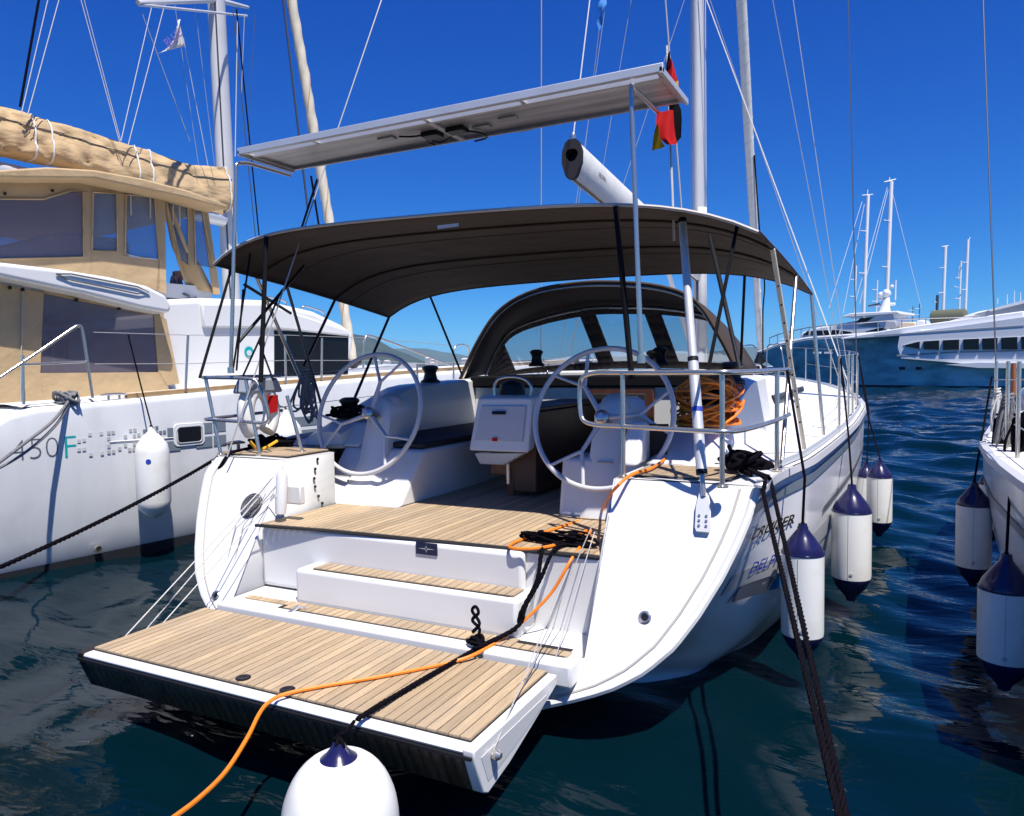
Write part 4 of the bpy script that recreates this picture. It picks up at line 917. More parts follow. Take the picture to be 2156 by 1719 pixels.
# German ensign hanging from the starboard backstay: upper hoist and drooping fly
def bsp(py):                                            # point of the backstay seen at that height
    s = 3.0
    for _ in range(40):
        p = onbs(s); d = p-CAM; y_ = CY-FPX*(d@_u2)/(d@_f); s += (y_-py)*.0022
    return onbs(s)
t0, t1 = bsp(112), bsp(300)
ens = root('ensign', 'black red and gold ensign hanging limp from the starboard backstay by the solar panel', 'flag', tuple(t1))
dfl = (t1-CAM)@_f
def fband(name, m, Lp, Rp, dd=0.0):
    """a fold of the cloth between two edge lines"""
    yy = np.linspace(0, 1, 12); rows = []
    li = np.linspace(0, 1, len(Lp)); ri = np.linspace(0, 1, len(Rp))
    for t in yy:
        a = at(np.interp(t, li, [q[0] for q in Lp]), np.interp(t, li, [q[1] for q in Lp]), d=dfl+dd); c = at(np.interp(t, ri, [q[0] for q in Rp]), np.interp(t, ri, [q[1] for q in Rp]), d=dfl+dd)
        rows.append([a+(c-a)*s+_f*(.014*math.sin(s*5.5+t*4)) for s in np.linspace(0, 1, 9)])
    B().grid(rows).obj(name, m, ens, smooth=80)
fband('flag_band', 'flagblack', [(1407, 110), (1402, 150), (1402, 190), (1412, 240), (1420, 304)], [(1410, 110), (1412, 150), (1418, 185), (1437, 235), (1434, 290)])
fband('flag_band', 'red', [(1408, 128), (1408, 152), (1411, 182)], [(1412, 124), (1422, 145), (1429, 176)], -.02)
fband('flag_band', 'gold', [(1412, 178), (1416, 188), (1424, 200)], [(1427, 172), (1431, 186), (1431, 200)], -.03)
fband('flag_band', 'red', [(1383, 234), (1382, 262), (1390, 292), (1404, 307)], [(1417, 234), (1420, 262), (1424, 290), (1427, 301)], -.03)
fband('flag_band', 'gold', [(1382, 262), (1376, 290), (1372, 320)], [(1385, 262), (1391, 290), (1400, 308)], -.05)
tube('flag_staff', [t0+V3(-.012, -.01, .04), t1+V3(-.012, -.01, -.55)], .007, 'rope_white', ens, 6)
# blue courtesy flag rag high on a halyard
q = [at(1275, -30, d=9.6), at(1262, 62, d=9.6), at(1258, 40, d=9.6), at(1268, -40, d=9.6)]
fb = root('courtesy_flag', 'blue and white flag rag twisted round a thin halyard at the top edge', 'flag', tuple(q[1]))
b = B(); rows = []
for j, t in enumerate(np.linspace(0, 1, 14)):
    c = q[0]+(q[1]-q[0])*t; w = .10*(1-.6*t)*(1+.5*math.sin(t*17)); rows.append([c+V3(-w*.6, .02*math.sin(t*13), 0), c+V3(0, .05*math.sin(t*9), 0), c+V3(w*.5, -.03*math.cos(t*11), 0)])
b.grid(rows).obj('flag_cloth', 'flagblue', fb, smooth=80)
tube('halyard', [at(1285, -60, d=9.6), at(1255, 150, d=9.6), at(1208, 460, d=9.6)], .004, 'wire', fb, 5)

# ---------------------------------------------------------------- fenders
def fender(p_top, length, rad, label, kind, group, hang=None, tilt=(0, 0, 0), via=None):
    """p_top = top of the white body; kind 'navy' cylinder with dark ends, 'white' all white, 'ball' buoy"""
    p = V3(*p_top); ax = V3(*tilt)+V3(0, 0, -1); ax /= np.linalg.norm(ax)
    o = root('fender', label, 'fender', tuple(p+ax*length), group)
    if kind == 'navy':
        B().lathe([(rad*.985, 0), (rad, .02), (rad, length-.02), (rad*.985, length)], p, ax, 32).obj('fender_body', 'fender_white', o)
        B().lathe([(.0, -rad*1.42), (rad*.20, -rad*1.40), (rad*.24, -rad*1.15), (rad*.52, -rad*.78), (rad*.86, -rad*.32), (rad*.97, -.008), (rad*.975, .0)], p, ax, 32).obj('fender_cap', 'fender_navy', o)
        B().lathe([(rad*.975, 0), (rad*.95, rad*.15), (rad*.72, rad*.6), (rad*.28, rad*1.1), (rad*.22, rad*1.3), (0, rad*1.32)], p+ax*length, ax, 32).obj('fender_cap', 'fender_navy', o)
        eye = p-ax*rad*1.32
    elif kind == 'white':
        B().lathe([(0, -rad*1.25), (rad*.16, -rad*1.22), (rad*.2, -rad*.95), (rad*.55, -rad*.6), (rad*.9, -rad*.12), (rad, rad*.4), (rad, length-rad*.4), (rad*.9, length+rad*.05), (rad*.5, length+rad*.45), (rad*.18, length+rad*.65), (0, length+rad*.7)], p, ax, 32).obj('fender_body', 'fender_white', o, smooth=70)
        eye = p-ax*rad*1.2
    else:
        pr = [(rad*math.sin(a)**.85, rad*(1-math.cos(a))*1.25-.03) for a in np.linspace(.36, math.pi, 22)]
        B().lathe(pr, p, ax, 40).obj('fender_body', 'fender_white', o, smooth=70)
        B().lathe([(.0, -rad*.34), (rad*.10, -rad*.33), (rad*.14, -rad*.24), (rad*.24, -rad*.12), (rad*.42, -.0), (rad*.54, .035), (rad*.56, .055)], p, ax, 28).obj('fender_cap', 'fender_navy', o)
        eye = p-ax*rad*.3
    if kind == 'navy':
        for a_ in (.4, 2.5, 4.6):
            B().tube([p+V3(math.cos(a_)*rad*1.0, math.sin(a_)*rad*1.0, 0)+ax*(length*t_) for t_ in (.03, .5, .97)], .0022, 4).obj('fender_seam', 'palegrey2', o)
        B().torus(p+ax*.004, rad*.985, .005, ax, 32, 5).obj('fender_ring', 'fender_navy', o)
        vd = (CAM-p)*V3(1, 1, 0); vd /= np.linalg.norm(vd); B().lathe([(.012, 0), (.012, .005), (.006, .006)], p+ax*(length*.9)+vd*rad*.99, vd, 12).obj('fender_valve', 'palegrey', o)
    if kind == 'white':
        vd = (CAM-p)*V3(1, 1, 0); vd = V3(vd[0]*.9-vd[1]*-.45, vd[1]*.9, 0); vd /= np.linalg.norm(vd); B().lathe([(.024, 0), (.024, .004)], p+ax*(length*.22)+vd*rad*.995, vd, 16).obj('fender_mark', 'letterblue', o)
    if hang is not None:
        B().torus(p-ax*rad*1.15 if kind != 'ball' else p-ax*rad*.3, .022, .007, (0, 1, 0), 14, 6).obj('fender_eye', 'rope_black', o)
        h = V3(*hang); B().tube([eye+ax*.02, eye-ax*.03]+([V3(*via)] if via is not None else [eye+(h-eye)*.5])+[h], .0075, 7).obj('lanyard', 'rope_black', o)
        B().torus(eye, .016, .008, (1, .3, 0), 14, 6).obj('lanyard_knot', 'rope_black', o)
    return o
G1 = 'fenders hung along the starboard side'
f1 = at(1690, 1162, d=3.98); fender(f1, .44, .108, 'white cylinder fender with navy top nearest us on the starboard side, behind the mooring lines', 'navy', G1, V3(1.972, .98, 1.735), via=V3(2.10, .66, 1.17))
f2 = at(1793, 1075, d=5.25); fender(f2, .47, .130, 'white cylinder fender with navy top second along the starboard side', 'navy', G1, hpt(nom(3.3, 1.2), sheer(3.3), 1, -.06)+V3(.01, 0, .6), via=hpt(nom(2.95, 1.2), 1.17, 1, .05))
f3 = at(1852, 1003, d=7.3); fender(f3, .44, .115, 'white cylinder fender with navy ends farthest along the starboard side over open water', 'navy', G1, hpt(nom(5.6, 1.2), sheer(5.6), 1, -.06)+V3(.01, 0, .6), via=hpt(nom(5.3, 1.2), 1.2, 1, .06))
f4 = at(1822, 1002, d=7.9); fender(f4, .40, .10, 'white cylinder fender mostly hidden behind the second starboard fender', 'navy', G1, hpt(nom(6.6, 1.2), sheer(6.6), 1, -.06)+V3(.01, 0, .6), via=hpt(nom(5.9, 1.2), 1.2, 1, .05), tilt=(-.1, 0, 0))
fb_ = at(713, 1592, Y=-1.52); fender(V3(fb_[0], fb_[1], fb_[2]-.02), .4, .204, 'big white ball fender with navy cap in the foreground below the platform', 'ball', 'ball fender', at(752, 1515, Z=.40)+V3(0, -.02, 0))
# ================================================================ catamaran on the left
TH = R(8.0); CO = V3(-4.2, .8, 0); CF = V3(math.sin(TH), math.cos(TH), 0); CR = V3(math.cos(TH), -math.sin(TH), 0)
def cw(u, v, z): return CO+CF*u+CR*v+V3(0, 0, z)
def cp_(px, py, v): return on_plane(px, py, CO+CR*v, CR)
Ct = root('catamaran', 'white catamaran with tan canvas enclosure and tan sail bag at the left', 'catamaran', tuple(cw(4, -3.8, 0)))
def cdeck(u): return 1.485+.050*max(0, u+.2)-.0012*max(0, u)**2 if u > -.45 else 1.485-(-.45-u)*.62
def chull(v0, sgn, name='hull'):
    us = np.concatenate([np.linspace(-1.9, -.3, 8), np.linspace(0, 12.2, 34)]); rows = []; rows2 = []
    for u in us:
        t = max(0, (u-5.5)/6.7); hb = max(.02, .82*(1-t**2.2)); zd = max(.35, cdeck(u)); c = v0-sgn*.82; ring = []
        for z_, w_ in ((-.6, .15), (-.35, .55), (-.05, .80), (.04, .86), (.3, .93), (.7, .985), (1.1, .998), (zd-.06, 1.0), (zd-.02, .99), (zd, .965)):
            z_ = min(z_, zd); ring.append((w_, z_))
        r = [cw(u, c+sgn*hb*w, z) for w, z in ring]; r2 = [cw(u, c-sgn*hb*w, z) for w, z in ring][::-1]
        rows.append(r+r2)
    b = B().grid(rows, flip=(sgn > 0)); b.poly(rows[0]); return b.obj(name, 'cathull', Ct, smooth=50)
chull(0, 1); chull(-7.6, -1)
bt_ = B().grid([[cw(u, -.82+.82*(1-max(0, (u-5.5)/6.7)**2.2)*.872+.014, z) for z in (-.1, .055)] for u in np.linspace(-1.9, 12, 40)]); bt_.obj('boot_stripe', 'antifoul', Ct)
B().box((-1, -1, -1), (1, 1, 1))
def cbox(u0, u1, v0, v1, z0, z1): return B().prism([cw(u0, v1, z0), cw(u1, v1, z0), cw(u1, v1, z1), cw(u0, v1, z1)], CR*(v0-v1))
cbox(-.2, 8.0, -6.4, -1.2, .75, 1.45).obj('bridge_deck', 'gelcoat', Ct)
cbox(9.8, 10.1, -6.8, -.8, 1.5, 1.7).obj('cross_beam', 'alu', Ct)
def cpanel(name, m, pts, v, depth, bevel=.0, parent=None, **k):
    return B().prism([cp_(x, y, v) for x, y in pts], CR*(-depth)).obj(name, m, parent or Ct, bevel=bevel, **k)
# cabin
cab = cpanel('cabin', 'gelcoat', [(330, 845), (330, 655), (352, 630), (428, 627), (560, 632), (660, 655), (722, 684), (744, 700), (746, 722), (728, 800)], -.85, 5.9, .07, seg=4)
cpanel('cabin_window', 'darkglass', [(578, 696), (734, 704), (733, 788), (578, 794)], -.842, .03, parent=cab)
B().prism([cp_(x, y, -.80) for x, y in ((425, 640), (560, 640), (735, 697), (735, 708), (560, 690), (430, 690))], CR*-.06).obj('roof_brow', 'gelcoat', cab, bevel=.02)
for a, c in (((560, 642), (600, 650)), ((640, 660), (680, 672))):
    A_, C_ = cp_(*a, -1.2), cp_(*c, -1.2); tube('roof_rail', spline([A_, A_+V3(0, 0, .1), C_+V3(0, 0, .1), C_], 4), .012, 'steel', cab)
cc = cp_(524, 741, -.845); B().lathe([(.065, 0), (.065, .006)], cc, CR, 24).obj('round_logo', 'letterteal', cab); B().lathe([(.035, 0), (.035, .008)], cc+CR*.001+V3(0, 0, -.015), CR, 20).obj('round_logo', 'flagwhite', cab)
# lower cockpit canvas with smoked window
cpanel('canvas_panel', 'tan', [(-80, 590), (0, 598), (92, 617), (85, 787), (95, 862), (-80, 880)], -.72, .03)
cpanel('canvas_panel', 'tan', [(92, 617), (200, 640), (325, 664), (345, 672), (345, 650), (92, 596)], -.72, .03)
cpanel('canvas_panel', 'tan', [(85, 786), (335, 784), (352, 812), (365, 838), (95, 860)], -.72, .03)
cpanel('canvas_panel', 'tan', [(325, 664), (350, 672), (378, 808), (350, 812), (334, 784)], -.72, .03)
cpanel('window_pane', 'vinyl_smoke', [(92, 617), (325, 664), (335, 785), (85, 787)], -.735, .004)
for x, y in ((20, 606), (160, 632), (250, 650), (47, 610)): B().lathe([(.018, 0), (.018, .012)], cp_(x, y, -.715), CR, 10).obj('snap_button', 'blackplastic', Ct)
tube('canvas_seam', [cp_(48, 605, -.71), cp_(42, 868, -.71)], .006, 'seam', Ct, 5)
cbox(-.4, 1.9, -6.2, -3.0, 1.45, 2.35).obj('saloon_bulkhead', 'palegrey2', Ct)
for k in range(4): cbox(-.2+.5*k, .1+.5*k, -2.98, -2.9, 1.6, 2.2).obj('saloon_door', 'darkglass', Ct)
cbox(-1.2, 1.2, -2.4, -1.4, 1.42, 1.62).obj('cockpit_bench', 'gelcoat', Ct, bevel=.05)
# hardtop overhang with its moulded handle
ht = cpanel('hardtop', 'gelcoat', [(-120, 540), (0, 552), (120, 566), (230, 583), (310, 602), (350, 622), (363, 645), (358, 660), (300, 650), (180, 620), (0, 583), (-120, 560)], -.45, 6.6, .09, seg=5)
tube('moulded_handle', [cp_(x, y, -.435) for x, y in ((118, 577), (150, 577), (290, 604), (314, 616), (290, 619), (150, 590), (118, 577))], .008, 'lettergrey', ht, 6)
# flybridge enclosure: canvas frames with clear panes between
FV = -1.55
fly = bpy.data.objects.new('flybridge_enclosure', None); COL.objects.link(fly); fly.parent = Ct; fly.empty_display_size = .1
def fp(name, m, pts, dv=0, th=.025):
    o = cpanel(name, m, pts, FV+dv, th, parent=fly)
    if name == 'window_pane':
        for q in (0, 9): tube('pane_hem', [cp_(x, y, FV+dv+.022)+V3(0, 0, 0) for x, y in [((x_*(100-q)+q*sum(p[0] for p in pts)/len(pts))/100, (y_*(100-q)+q*sum(p[1] for p in pts)/len(pts))/100) for x_, y_ in pts+[pts[0]]]], .006 if q else .010, 'tanbag', fly, 5) if q == 0 else None
    return o
fp('canvas_panel', 'tan', [(-80, 372), (0, 375), (190, 372), (190, 405), (150, 402), (90, 420), (0, 418), (-80, 418)])
fp('canvas_panel', 'tan', [(190, 372), (300, 388), (470, 432), (470, 452), (425, 440), (345, 420), (262, 408), (190, 405)])
fp('canvas_panel', 'tan', [(176, 402), (196, 405), (192, 580), (176, 577)])
fp('canvas_panel', 'tan', [(-80, 545), (176, 540), (176, 577), (0, 552), (-80, 545)], .002)
fp('canvas_panel', 'tan', [(192, 527), (250, 528), (262, 538), (300, 545), (336, 548), (336, 612), (192, 580)])
fp('canvas_panel', 'tan', [(246, 408), (266, 410), (262, 540), (248, 530)])
fp('canvas_panel', 'tan', [(326, 416), (348, 420), (350, 618), (330, 612), (334, 548)])
fp('canvas_panel', 'tan', [(396, 432), (408, 436), (412, 560), (398, 560)], -.05)
fp('canvas_panel', 'tan', [(425, 440), (438, 444), (464, 620), (450, 620)], -.05)
fp('window_pane', 'vinyl_smoke', [(-80, 418), (90, 420), (150, 402), (176, 404), (176, 542), (-80, 548)], -.01, .004)
fp('window_pane', 'vinyl_blue', [(196, 405), (246, 408), (248, 530), (194, 527)], -.01, .004)
fp('window_pane', 'vinyl_blue', [(266, 410), (326, 416), (334, 546), (300, 543), (264, 535)], -.01, .004)
fp('window_pane', 'vinyl_blue', [(350, 422), (396, 432), (398, 560), (380, 548)], -.06, .004)
fp('window_pane', 'vinyl_blue', [(408, 436), (425, 440), (450, 565), (412, 558)], -.06, .004)
for x, y in ((10, 408), (110, 402), (200, 385), (252, 398), (275, 403), (316, 410), (340, 416), (378, 424)): B().lathe([(.016, 0), (.016, .012)], cp_(x, y, FV+.01), CR, 8).obj('snap_button', 'blackplastic', fly)
for x, y in ((275, 412), (316, 418), (364, 432), (378, 436)): tube('pane_strap', [cp_(x, y, FV+.012), cp_(x+1, y+42, FV+.012)], .008, 'beige', fly, 5)
# the loose flap hanging open
rows = []
for t in np.linspace(0, 1, 12):
    a = cp_(346+t*16+24*t**2, 425+t*175, FV-.02-.25*t); c = cp_(352+t*108, 428+t*195, FV-.05-.1*math.sin(3*t)); rows.append([a+(c-a)*s+CR*(.05*math.sin(s*9+t*2)*t) for s in np.linspace(0, 1, 10)] if t > .62 else [a+(cp_(362+t*70, 440+t*175, FV-.05)-a)*s+CR*(.03*math.sin(s*9)) for s in np.linspace(0, 1, 10)])
B().grid(rows).obj('canvas_flap', 'tan', fly, smooth=80, thick=.008)
# flybridge floor/side, bimini top
cpanel('flybridge_top', 'tan', [(-120, 352), (0, 358), (100, 352), (200, 358), (300, 376), (400, 402), (480, 432), (476, 440), (380, 414), (200, 376), (0, 374), (-120, 374)], FV+.35, 4.6, .02)
cbox(-1.5, 2.6, -5.9, -1.75, 2.72, 2.9).obj('flybridge_floor', 'gelcoat', Ct)
cbox(1.0, 1.9, -4.6, -2.4, 2.9, 3.5).obj('flybridge_console', 'gelcoat', Ct, bevel=.06)
cbox(-1.2, .4, -4.9, -2.9, 2.9, 3.3).obj('flybridge_seat', 'beige', Ct, bevel=.08)
for u in (-1.3, .6, 2.2):
    for v in (-5.9,): tube('bimini_post', [cw(u, v, 2.8), cw(u, v, 4.05)], .02, 'steel', Ct)
# boom, sail bag
bag = bpy.data.objects.new('sail_bag', None); COL.objects.link(bag); bag.parent = Ct; bag.empty_display_size = .1
top = [(-100, 195), (0, 224), (60, 243), (130, 262), (270, 306), (400, 349), (472, 353)]; bot = [(-100, 318), (0, 328), (60, 338), (130, 352), (270, 392), (400, 428), (478, 448)]
rows = []
rgb = np.random.RandomState(2)
for i in range(97):
    x = -100+i*6; ty = np.interp(x, *zip(*top)); by = np.interp(x, *zip(*bot)); a = cp_(x, ty, -3.7); c = cp_(x, by, -3.7); ring = []
    for k in range(33):
        w = 2*math.pi*k/32; zz = (1+math.cos(w))/2; p = c+(a-c)*zz; sw_ = math.sin(w); bulge = .25*math.copysign(abs(sw_)**.45, sw_)*(1.05-.60*zz); cr = -.045*(1-abs(math.sin(i*.21-k*.28)))**3-.03*(1-abs(math.sin(i*.145+k*.45+1)))**4+.010*math.sin(i*.85+k*.35)+rgb.normal(0, .004)
        ring.append(p+CR*(bulge+(cr if math.sin(w) > .1 else 0))+V3(0, 0, .008*math.sin(i*.3+k*.5)))
    rows.append(ring)
b = B().grid(rows); b.poly(rows[-1][:-1]); b.obj('bag_cover', 'tanbag', bag, smooth=80)
for x in (62, 100, 278, 312, 470):
    i = int((x+100)/6); tube('bag_tie', [p+(CR*.02 if k < 17 else CR*0) for k, p in enumerate(rows[i][:19])], .013, 'flagwhite', bag, 6)
tube('bag_zip', [r[6]+CR*.012 for r in rows], .008, 'wire_dark', bag, 5)
tube('boom', [cp_(-100, 340, -3.7), cp_(470, 462, -3.7)], .12, 'alupaint', Ct, 14)
# mast, spreaders, rigging
m0, m1 = cp_(482, 520, -3.85), cp_(455, 0, -3.85); md = (m1-m0); MT = m0+md*3.4; MB = m0-md*.55
B().tube([MB, MT], .125, 18, flat=1.2).obj('mast', 'mastgrey', Ct)
tube('mast_track', [MB+CR*.10-CF*.09, MT+CR*.10-CF*.09], .014, 'wire_dark', Ct, 6)
spz = m1
B().tube([spz, cp_(290, 6, -2.2)], [.05, .03], 8).obj('spreader', 'mastgrey', Ct); B().tube([spz+V3(0, 0, .0), cp_(522, 16, -4.8)], [.05, .03], 8).obj('spreader', 'mastgrey', Ct)
tube('spreader_strut', [cp_(290, 10, -2.2), cp_(520, 34, -3.9)], .018, 'alu', Ct); tube('spreader_strut', [cp_(462, 0, -3.8), cp_(522, 16, -4.8)], .012, 'alu', Ct)
L = lambda a, c, v, r=.006, m='wire', n='rigging_wire': tube(n, [cp_(*a, v), cp_(*c, v)], r, m, Ct, 5)
for a, c, m, r_ in (((300, 30), (400, 298), 'wire', .006), ((110, -40), (45, 240), 'rope_white', .006), ((135, -40), (58, 243), 'rope_white', .006), ((85, -20), (42, 225), 'rope_black', .016), ((165, -20), (252, 300), 'rope_white', .006), ((172, -20), (255, 300), 'rope_white', .005), ((325, -10), (255, 296), 'rope_white', .006), ((352, -10), (270, 305), 'rope_white', .006), ((368, 10), (418, 348), 'wire', .004), ((386, 80), (438, 350), 'rope_white', .005), ((410, 10), (452, 350), 'wire', .004), ((500, 40), (495, 330), 'rope_white', .007), ((515, 30), (508, 200), 'wire', .006), ((498, 20), (548, 520), 'rope_black', .012), ((490, 20), (540, 520), 'wire_dark', .008), ((537, 30), (520, 330), 'wire_dark', .004), ((595, -10), (648, 440), 'wire_dark', .02)):
    L(a, c, -3.4, r_, m)
# furled genoa on the cat, twisted cream rope-like roll
g0, g1 = cp_(744, 765, -3.8), cp_(612, -10, -3.8); gd = g1-g0; GT = g0+gd*1.6
ax2 = gd/np.linalg.norm(gd); q1 = np.cross(ax2, V3(1, 0, 0)); q1 /= np.linalg.norm(q1); q2 = np.cross(ax2, q1)
rows = []
for i in range(161):
    t = i/160; p = g0+(GT-g0)*t; rows.append([p+(.088+.006*math.cos(2*(w-i*.5)))*(math.cos(w)*q1+math.sin(w)*q2) for w in np.linspace(0, 2*math.pi, 15)])
B().grid(rows).obj('furled_genoa', 'cream', Ct, smooth=60)
tube('furler_line', [rows[i][(i//2) % 14] for i in range(0, 161, 2)], .012, 'tanbag', Ct, 5)
B().lathe([(.06, -.1), (.16, 0), (.16, .05), (.06, .1)], g0, ax2, 16).obj('furler_drum', 'blackplastic', Ct)
# rails, stanchions
def cpt(px, py, v=-.08): return cp_(px, py, v)
tube('stern_rail', spline([cpt(-40, 822), cpt(0, 795), cpt(80, 742), cpt(150, 694), cpt(166, 687), cpt(174, 700), cpt(188, 790), cpt(195, 838)], 5), .014, 'steel', Ct)
tube('stern_rail', [cpt(48, 768), cpt(186, 762)], .011, 'steel', Ct); tube('stern_rail', [cpt(48, 748), cpt(50, 852)], .013, 'steel', Ct)
st = [cpt(197, 700), cpt(396, 706), cpt(600, 706), cpt(770, 712), cpt(960, 728)]
for x0_, y0_, x1_, y1_ in ((396, 706, 391, 820), (600, 705, 602, 808), (678, 712, 677, 800), (1000, 728, 1000, 772)): tube('stanchion', [cpt(x0_, y0_), cpt(x1_, y1_)], .013, 'steel', Ct)
tube('lifeline', st, .004, 'wire', Ct, 5); tube('lifeline', [p+V3(0, 0, -.3) for p in st], .004, 'wire', Ct, 5)
tube('pulpit', spline([cpt(765, 775), cpt(768, 715), cpt(800, 713), cpt(950, 770)], 4), .014, 'steel', Ct); tube('pulpit', spline([cpt(955, 765), cpt(958, 730), cpt(985, 730), cpt(988, 768)], 3), .012, 'steel', Ct)
# toe rail in teak
B().grid([[cw(u, -.11, cdeck(u)+.0), cw(u, -.10, cdeck(u)+.045), cw(u, -.15, cdeck(u)+.05), cw(u, -.16, cdeck(u))] for u in np.linspace(.55, 9.5, 20)]).obj('toe_rail', 'catdeckteak', Ct)
B().grid([[cw(u, v, cdeck(u)+.004+.02*(v < -.3)) for v in (-.10, -.4, -.9, -1.5)] for u in np.linspace(-.4, 11, 24)], flip=False).obj('side_deck', 'nonskid', Ct)
cleat(cw(.42, -.10, cdeck(.4)), CF, .13, Ct)
# hull marks: lettering, squares, porthole
HV = .006
def hv(px, py, dv=HV): return cp_(px, py, dv-.015)
def ctext(s, px, py, size, m, bold=0.0, dpx=None):
    v, f = text_mesh(s, size, 0, bold); o = cp_(px, py, -.004); pts = [o+CF*a+V3(0, 0, c)+CF*0 for a, c, _ in v]
    B().add([p+CR*.004 for p in pts], f).obj('hull_lettering', m, Ct, smooth=0)
ctext('450', 22, 972, .27, 'lettergrey', -.006); ctext('F', 131, 965, .29, 'letterteal', -.003)
def csq(x, y, w, h, m, name='hull_square'):
    c = cp_(x, y, .0); B().prism([c+CF*(a*w/2)+V3(0, 0, d*h/2) for a, d in ((-1, -1), (1, -1), (1, 1), (-1, 1))], CR*.004).obj(name, m, Ct, smooth=0)
for x, y, m in ((166, 929, 0), (177, 927, 0), (166, 947, 0), (177, 946, 0), (189, 915, 0), (213, 913, 0), (191, 957, 0), (215, 955, 0), (229, 912, 1), (238, 911, 1), (229, 924, 1), (229, 940, 1), (229, 952, 1), (239, 951, 1), (252, 945, 1), (264, 920, 1), (264, 938, 1), (275, 907, 1), (284, 906, 1), (283, 918, 1), (292, 916, 1), (283, 935, 1), (291, 934, 1), (273, 947, 1), (282, 946, 1), (304, 908, 2), (322, 902, 2), (330, 901, 2), (330, 912, 2), (338, 911, 2), (346, 910, 2), (330, 928, 2), (338, 926, 2)):
    csq(x, y, .030, .033, ('palegrey2', 'palegrey', 'greydecal')[m])
for x, y, w, h in ((366, 911, .14, .10), (366, 939, .14, .10), (430, 902, .19, .11), (430, 931, .19, .11), (640, 887, .55, .11), (640, 915, .55, .11), (462, 898, .15, .11), (463, 927, .15, .11)): csq(x, y, w, h, 'greydecal')
c0, c1 = cp_(230, 931, .0), cp_(378, 921, .0); tube('hull_line', [c0+CR*.002, c1+CR*.002], .006, 'flagwhite', Ct, 4)
c = cp_(398, 915, .0)
def rrect(c, w, h, r, n=6):
    out = []
    for sx, sy, a0 in ((1, 1, 0), (-1, 1, 90), (-1, -1, 180), (1, -1, 270)):
        for k in range(n): a = R(a0+90*k/(n-1)); out.append(c+CF*(sx*(w/2-r)+r*math.cos(a))+V3(0, 0, sy*(h/2-r)+r*math.sin(a)))
    return out
pf = B().prism(rrect(c, .35, .235, .05), CR*.012).obj('porthole', 'gelcoat', Ct, bevel=.004)
B().prism([p+CR*.013 for p in rrect(c, .26, .15, .035)], CR*.004).obj('porthole_glass', 'darkglass', pf)
B().tube([p+CR*.014 for p in rrect(c, .285, .17, .04)], .007, 5, closed=True).obj('porthole_seal', 'palegrey', pf)
c = cp_(212, 1158, .0); B().lathe([(.035, 0), (.035, .035), (.026, .036), (.024, .01)], c-CR*.07, CR, 18).obj('exhaust', 'steel', Ct); B().lathe([(.024, 0), (.024, .031)], c-CR*.07, CR, 14).obj('exhaust', 'interior_dark', Ct)
# things on and around the catamaran
tangle('rope_tangle', cp_(140, 850, -.12)+V3(0, 0, .0), (.16, .10, .05), 10, 'rope_grey', 31, 'grey mooring rope wound round the catamaran stern cleat', r=.013)
k0 = cp_(150, 850, -.03)+V3(0, 0, .05)
tag(tube('mooring_line', spline([k0, cp_(110, 888, .15), cp_(50, 935, .45), cp_(-30, 995, .9), cp_(-90, 1040, 1.3)], 6), .014, 'rope_grey'), 'upper grey mooring line leading from the catamaran cleat to the left edge', 'rope', 'catamaran mooring lines')
tag(tube('mooring_line', spline([k0+V3(0, 0, -.02), cp_(118, 895, .12), cp_(60, 948, .38), cp_(-10, 990, .7), cp_(-80, 1015, 1.1)], 6), .012, 'rope_grey'), 'lower grey mooring line leading from the catamaran cleat to the left edge', 'rope', 'catamaran mooring lines')
ff_ = cp_(320, 940, .19); fender(ff_, .60, .155, 'all white long fender hanging on the grey catamaran hull beside the porthole', 'white', 'catamaran fenders', cp_(270, 705, -.05))
ff_ = cp_(603, 902, .19); fender(ff_, .42, .175, 'white fender top showing behind the port stern rail of the yacht', 'white', 'catamaran fenders', cp_(582, 850, -.02))
hank('rope_bunch', cp_(374, 578, FV-.35), .20, .42, 9, 'rope_pink', 44, 'pinkish and grey lines bundled beside the catamaran flybridge flap', r=.013)
tangle('line_pile', cp_(385, 650, FV-.30), (.22, .2, .10), 9, 'rope_grey', 45, 'grey pile of lines on the catamaran roof below the canvas flap', r=.014)
# pennant on the cat's rigging
pa, pb, pc = cp_(377, 42, -3.4), cp_(389, 97, -3.4), cp_(335, 112, -3.4)
pn = root('pennant', 'white triangular pennant with purple lettering flying from the catamaran rigging', 'flag', tuple(pb))
rows = []
for t in np.linspace(0, 1, 10):
    a = pa+(pb-pa)*t; rows.append([a+(pc-a)*s*t+CR*(.05*math.sin(s*7+t*3)*s) for s in np.linspace(0, 1, 10)])
B().grid(rows).obj('flag_cloth', 'flagwhite', pn, smooth=80, thick=.004)
v_, f_ = text_mesh('BLUE', .16); o_ = cp_(350, 103, -3.4); e1 = cp_(385, 72, -3.4)-o_; e1 /= np.linalg.norm(e1); e2 = np.cross(CR, e1); e2 = e2 if e2[2] > 0 else -e2
B().add([o_+e1*a+e2*c_+CR*.055 for a, c_, _ in v_], f_).obj('flag_lettering', 'purple', pn, smooth=0)
# ================================================================ motor yachts across the fairway
ML, MR = at(1690, 815, Z=0), at(2156, 818, Z=0); md_ = MR-ML; md_ /= np.linalg.norm(md_); mn = V3(md_[1], -md_[0], 0)   # mn points to us
if mn@(CAM-ML) < 0: mn = -mn
def mp_(px, py, v=0.0): return on_plane(px, py, ML+mn*v, mn)
My = root('motor_yacht', 'large white motor yacht with teal water reflection painted on the hull and dark oval window band at the right', 'motor yacht', tuple(mp_(2000, 817, -4)))
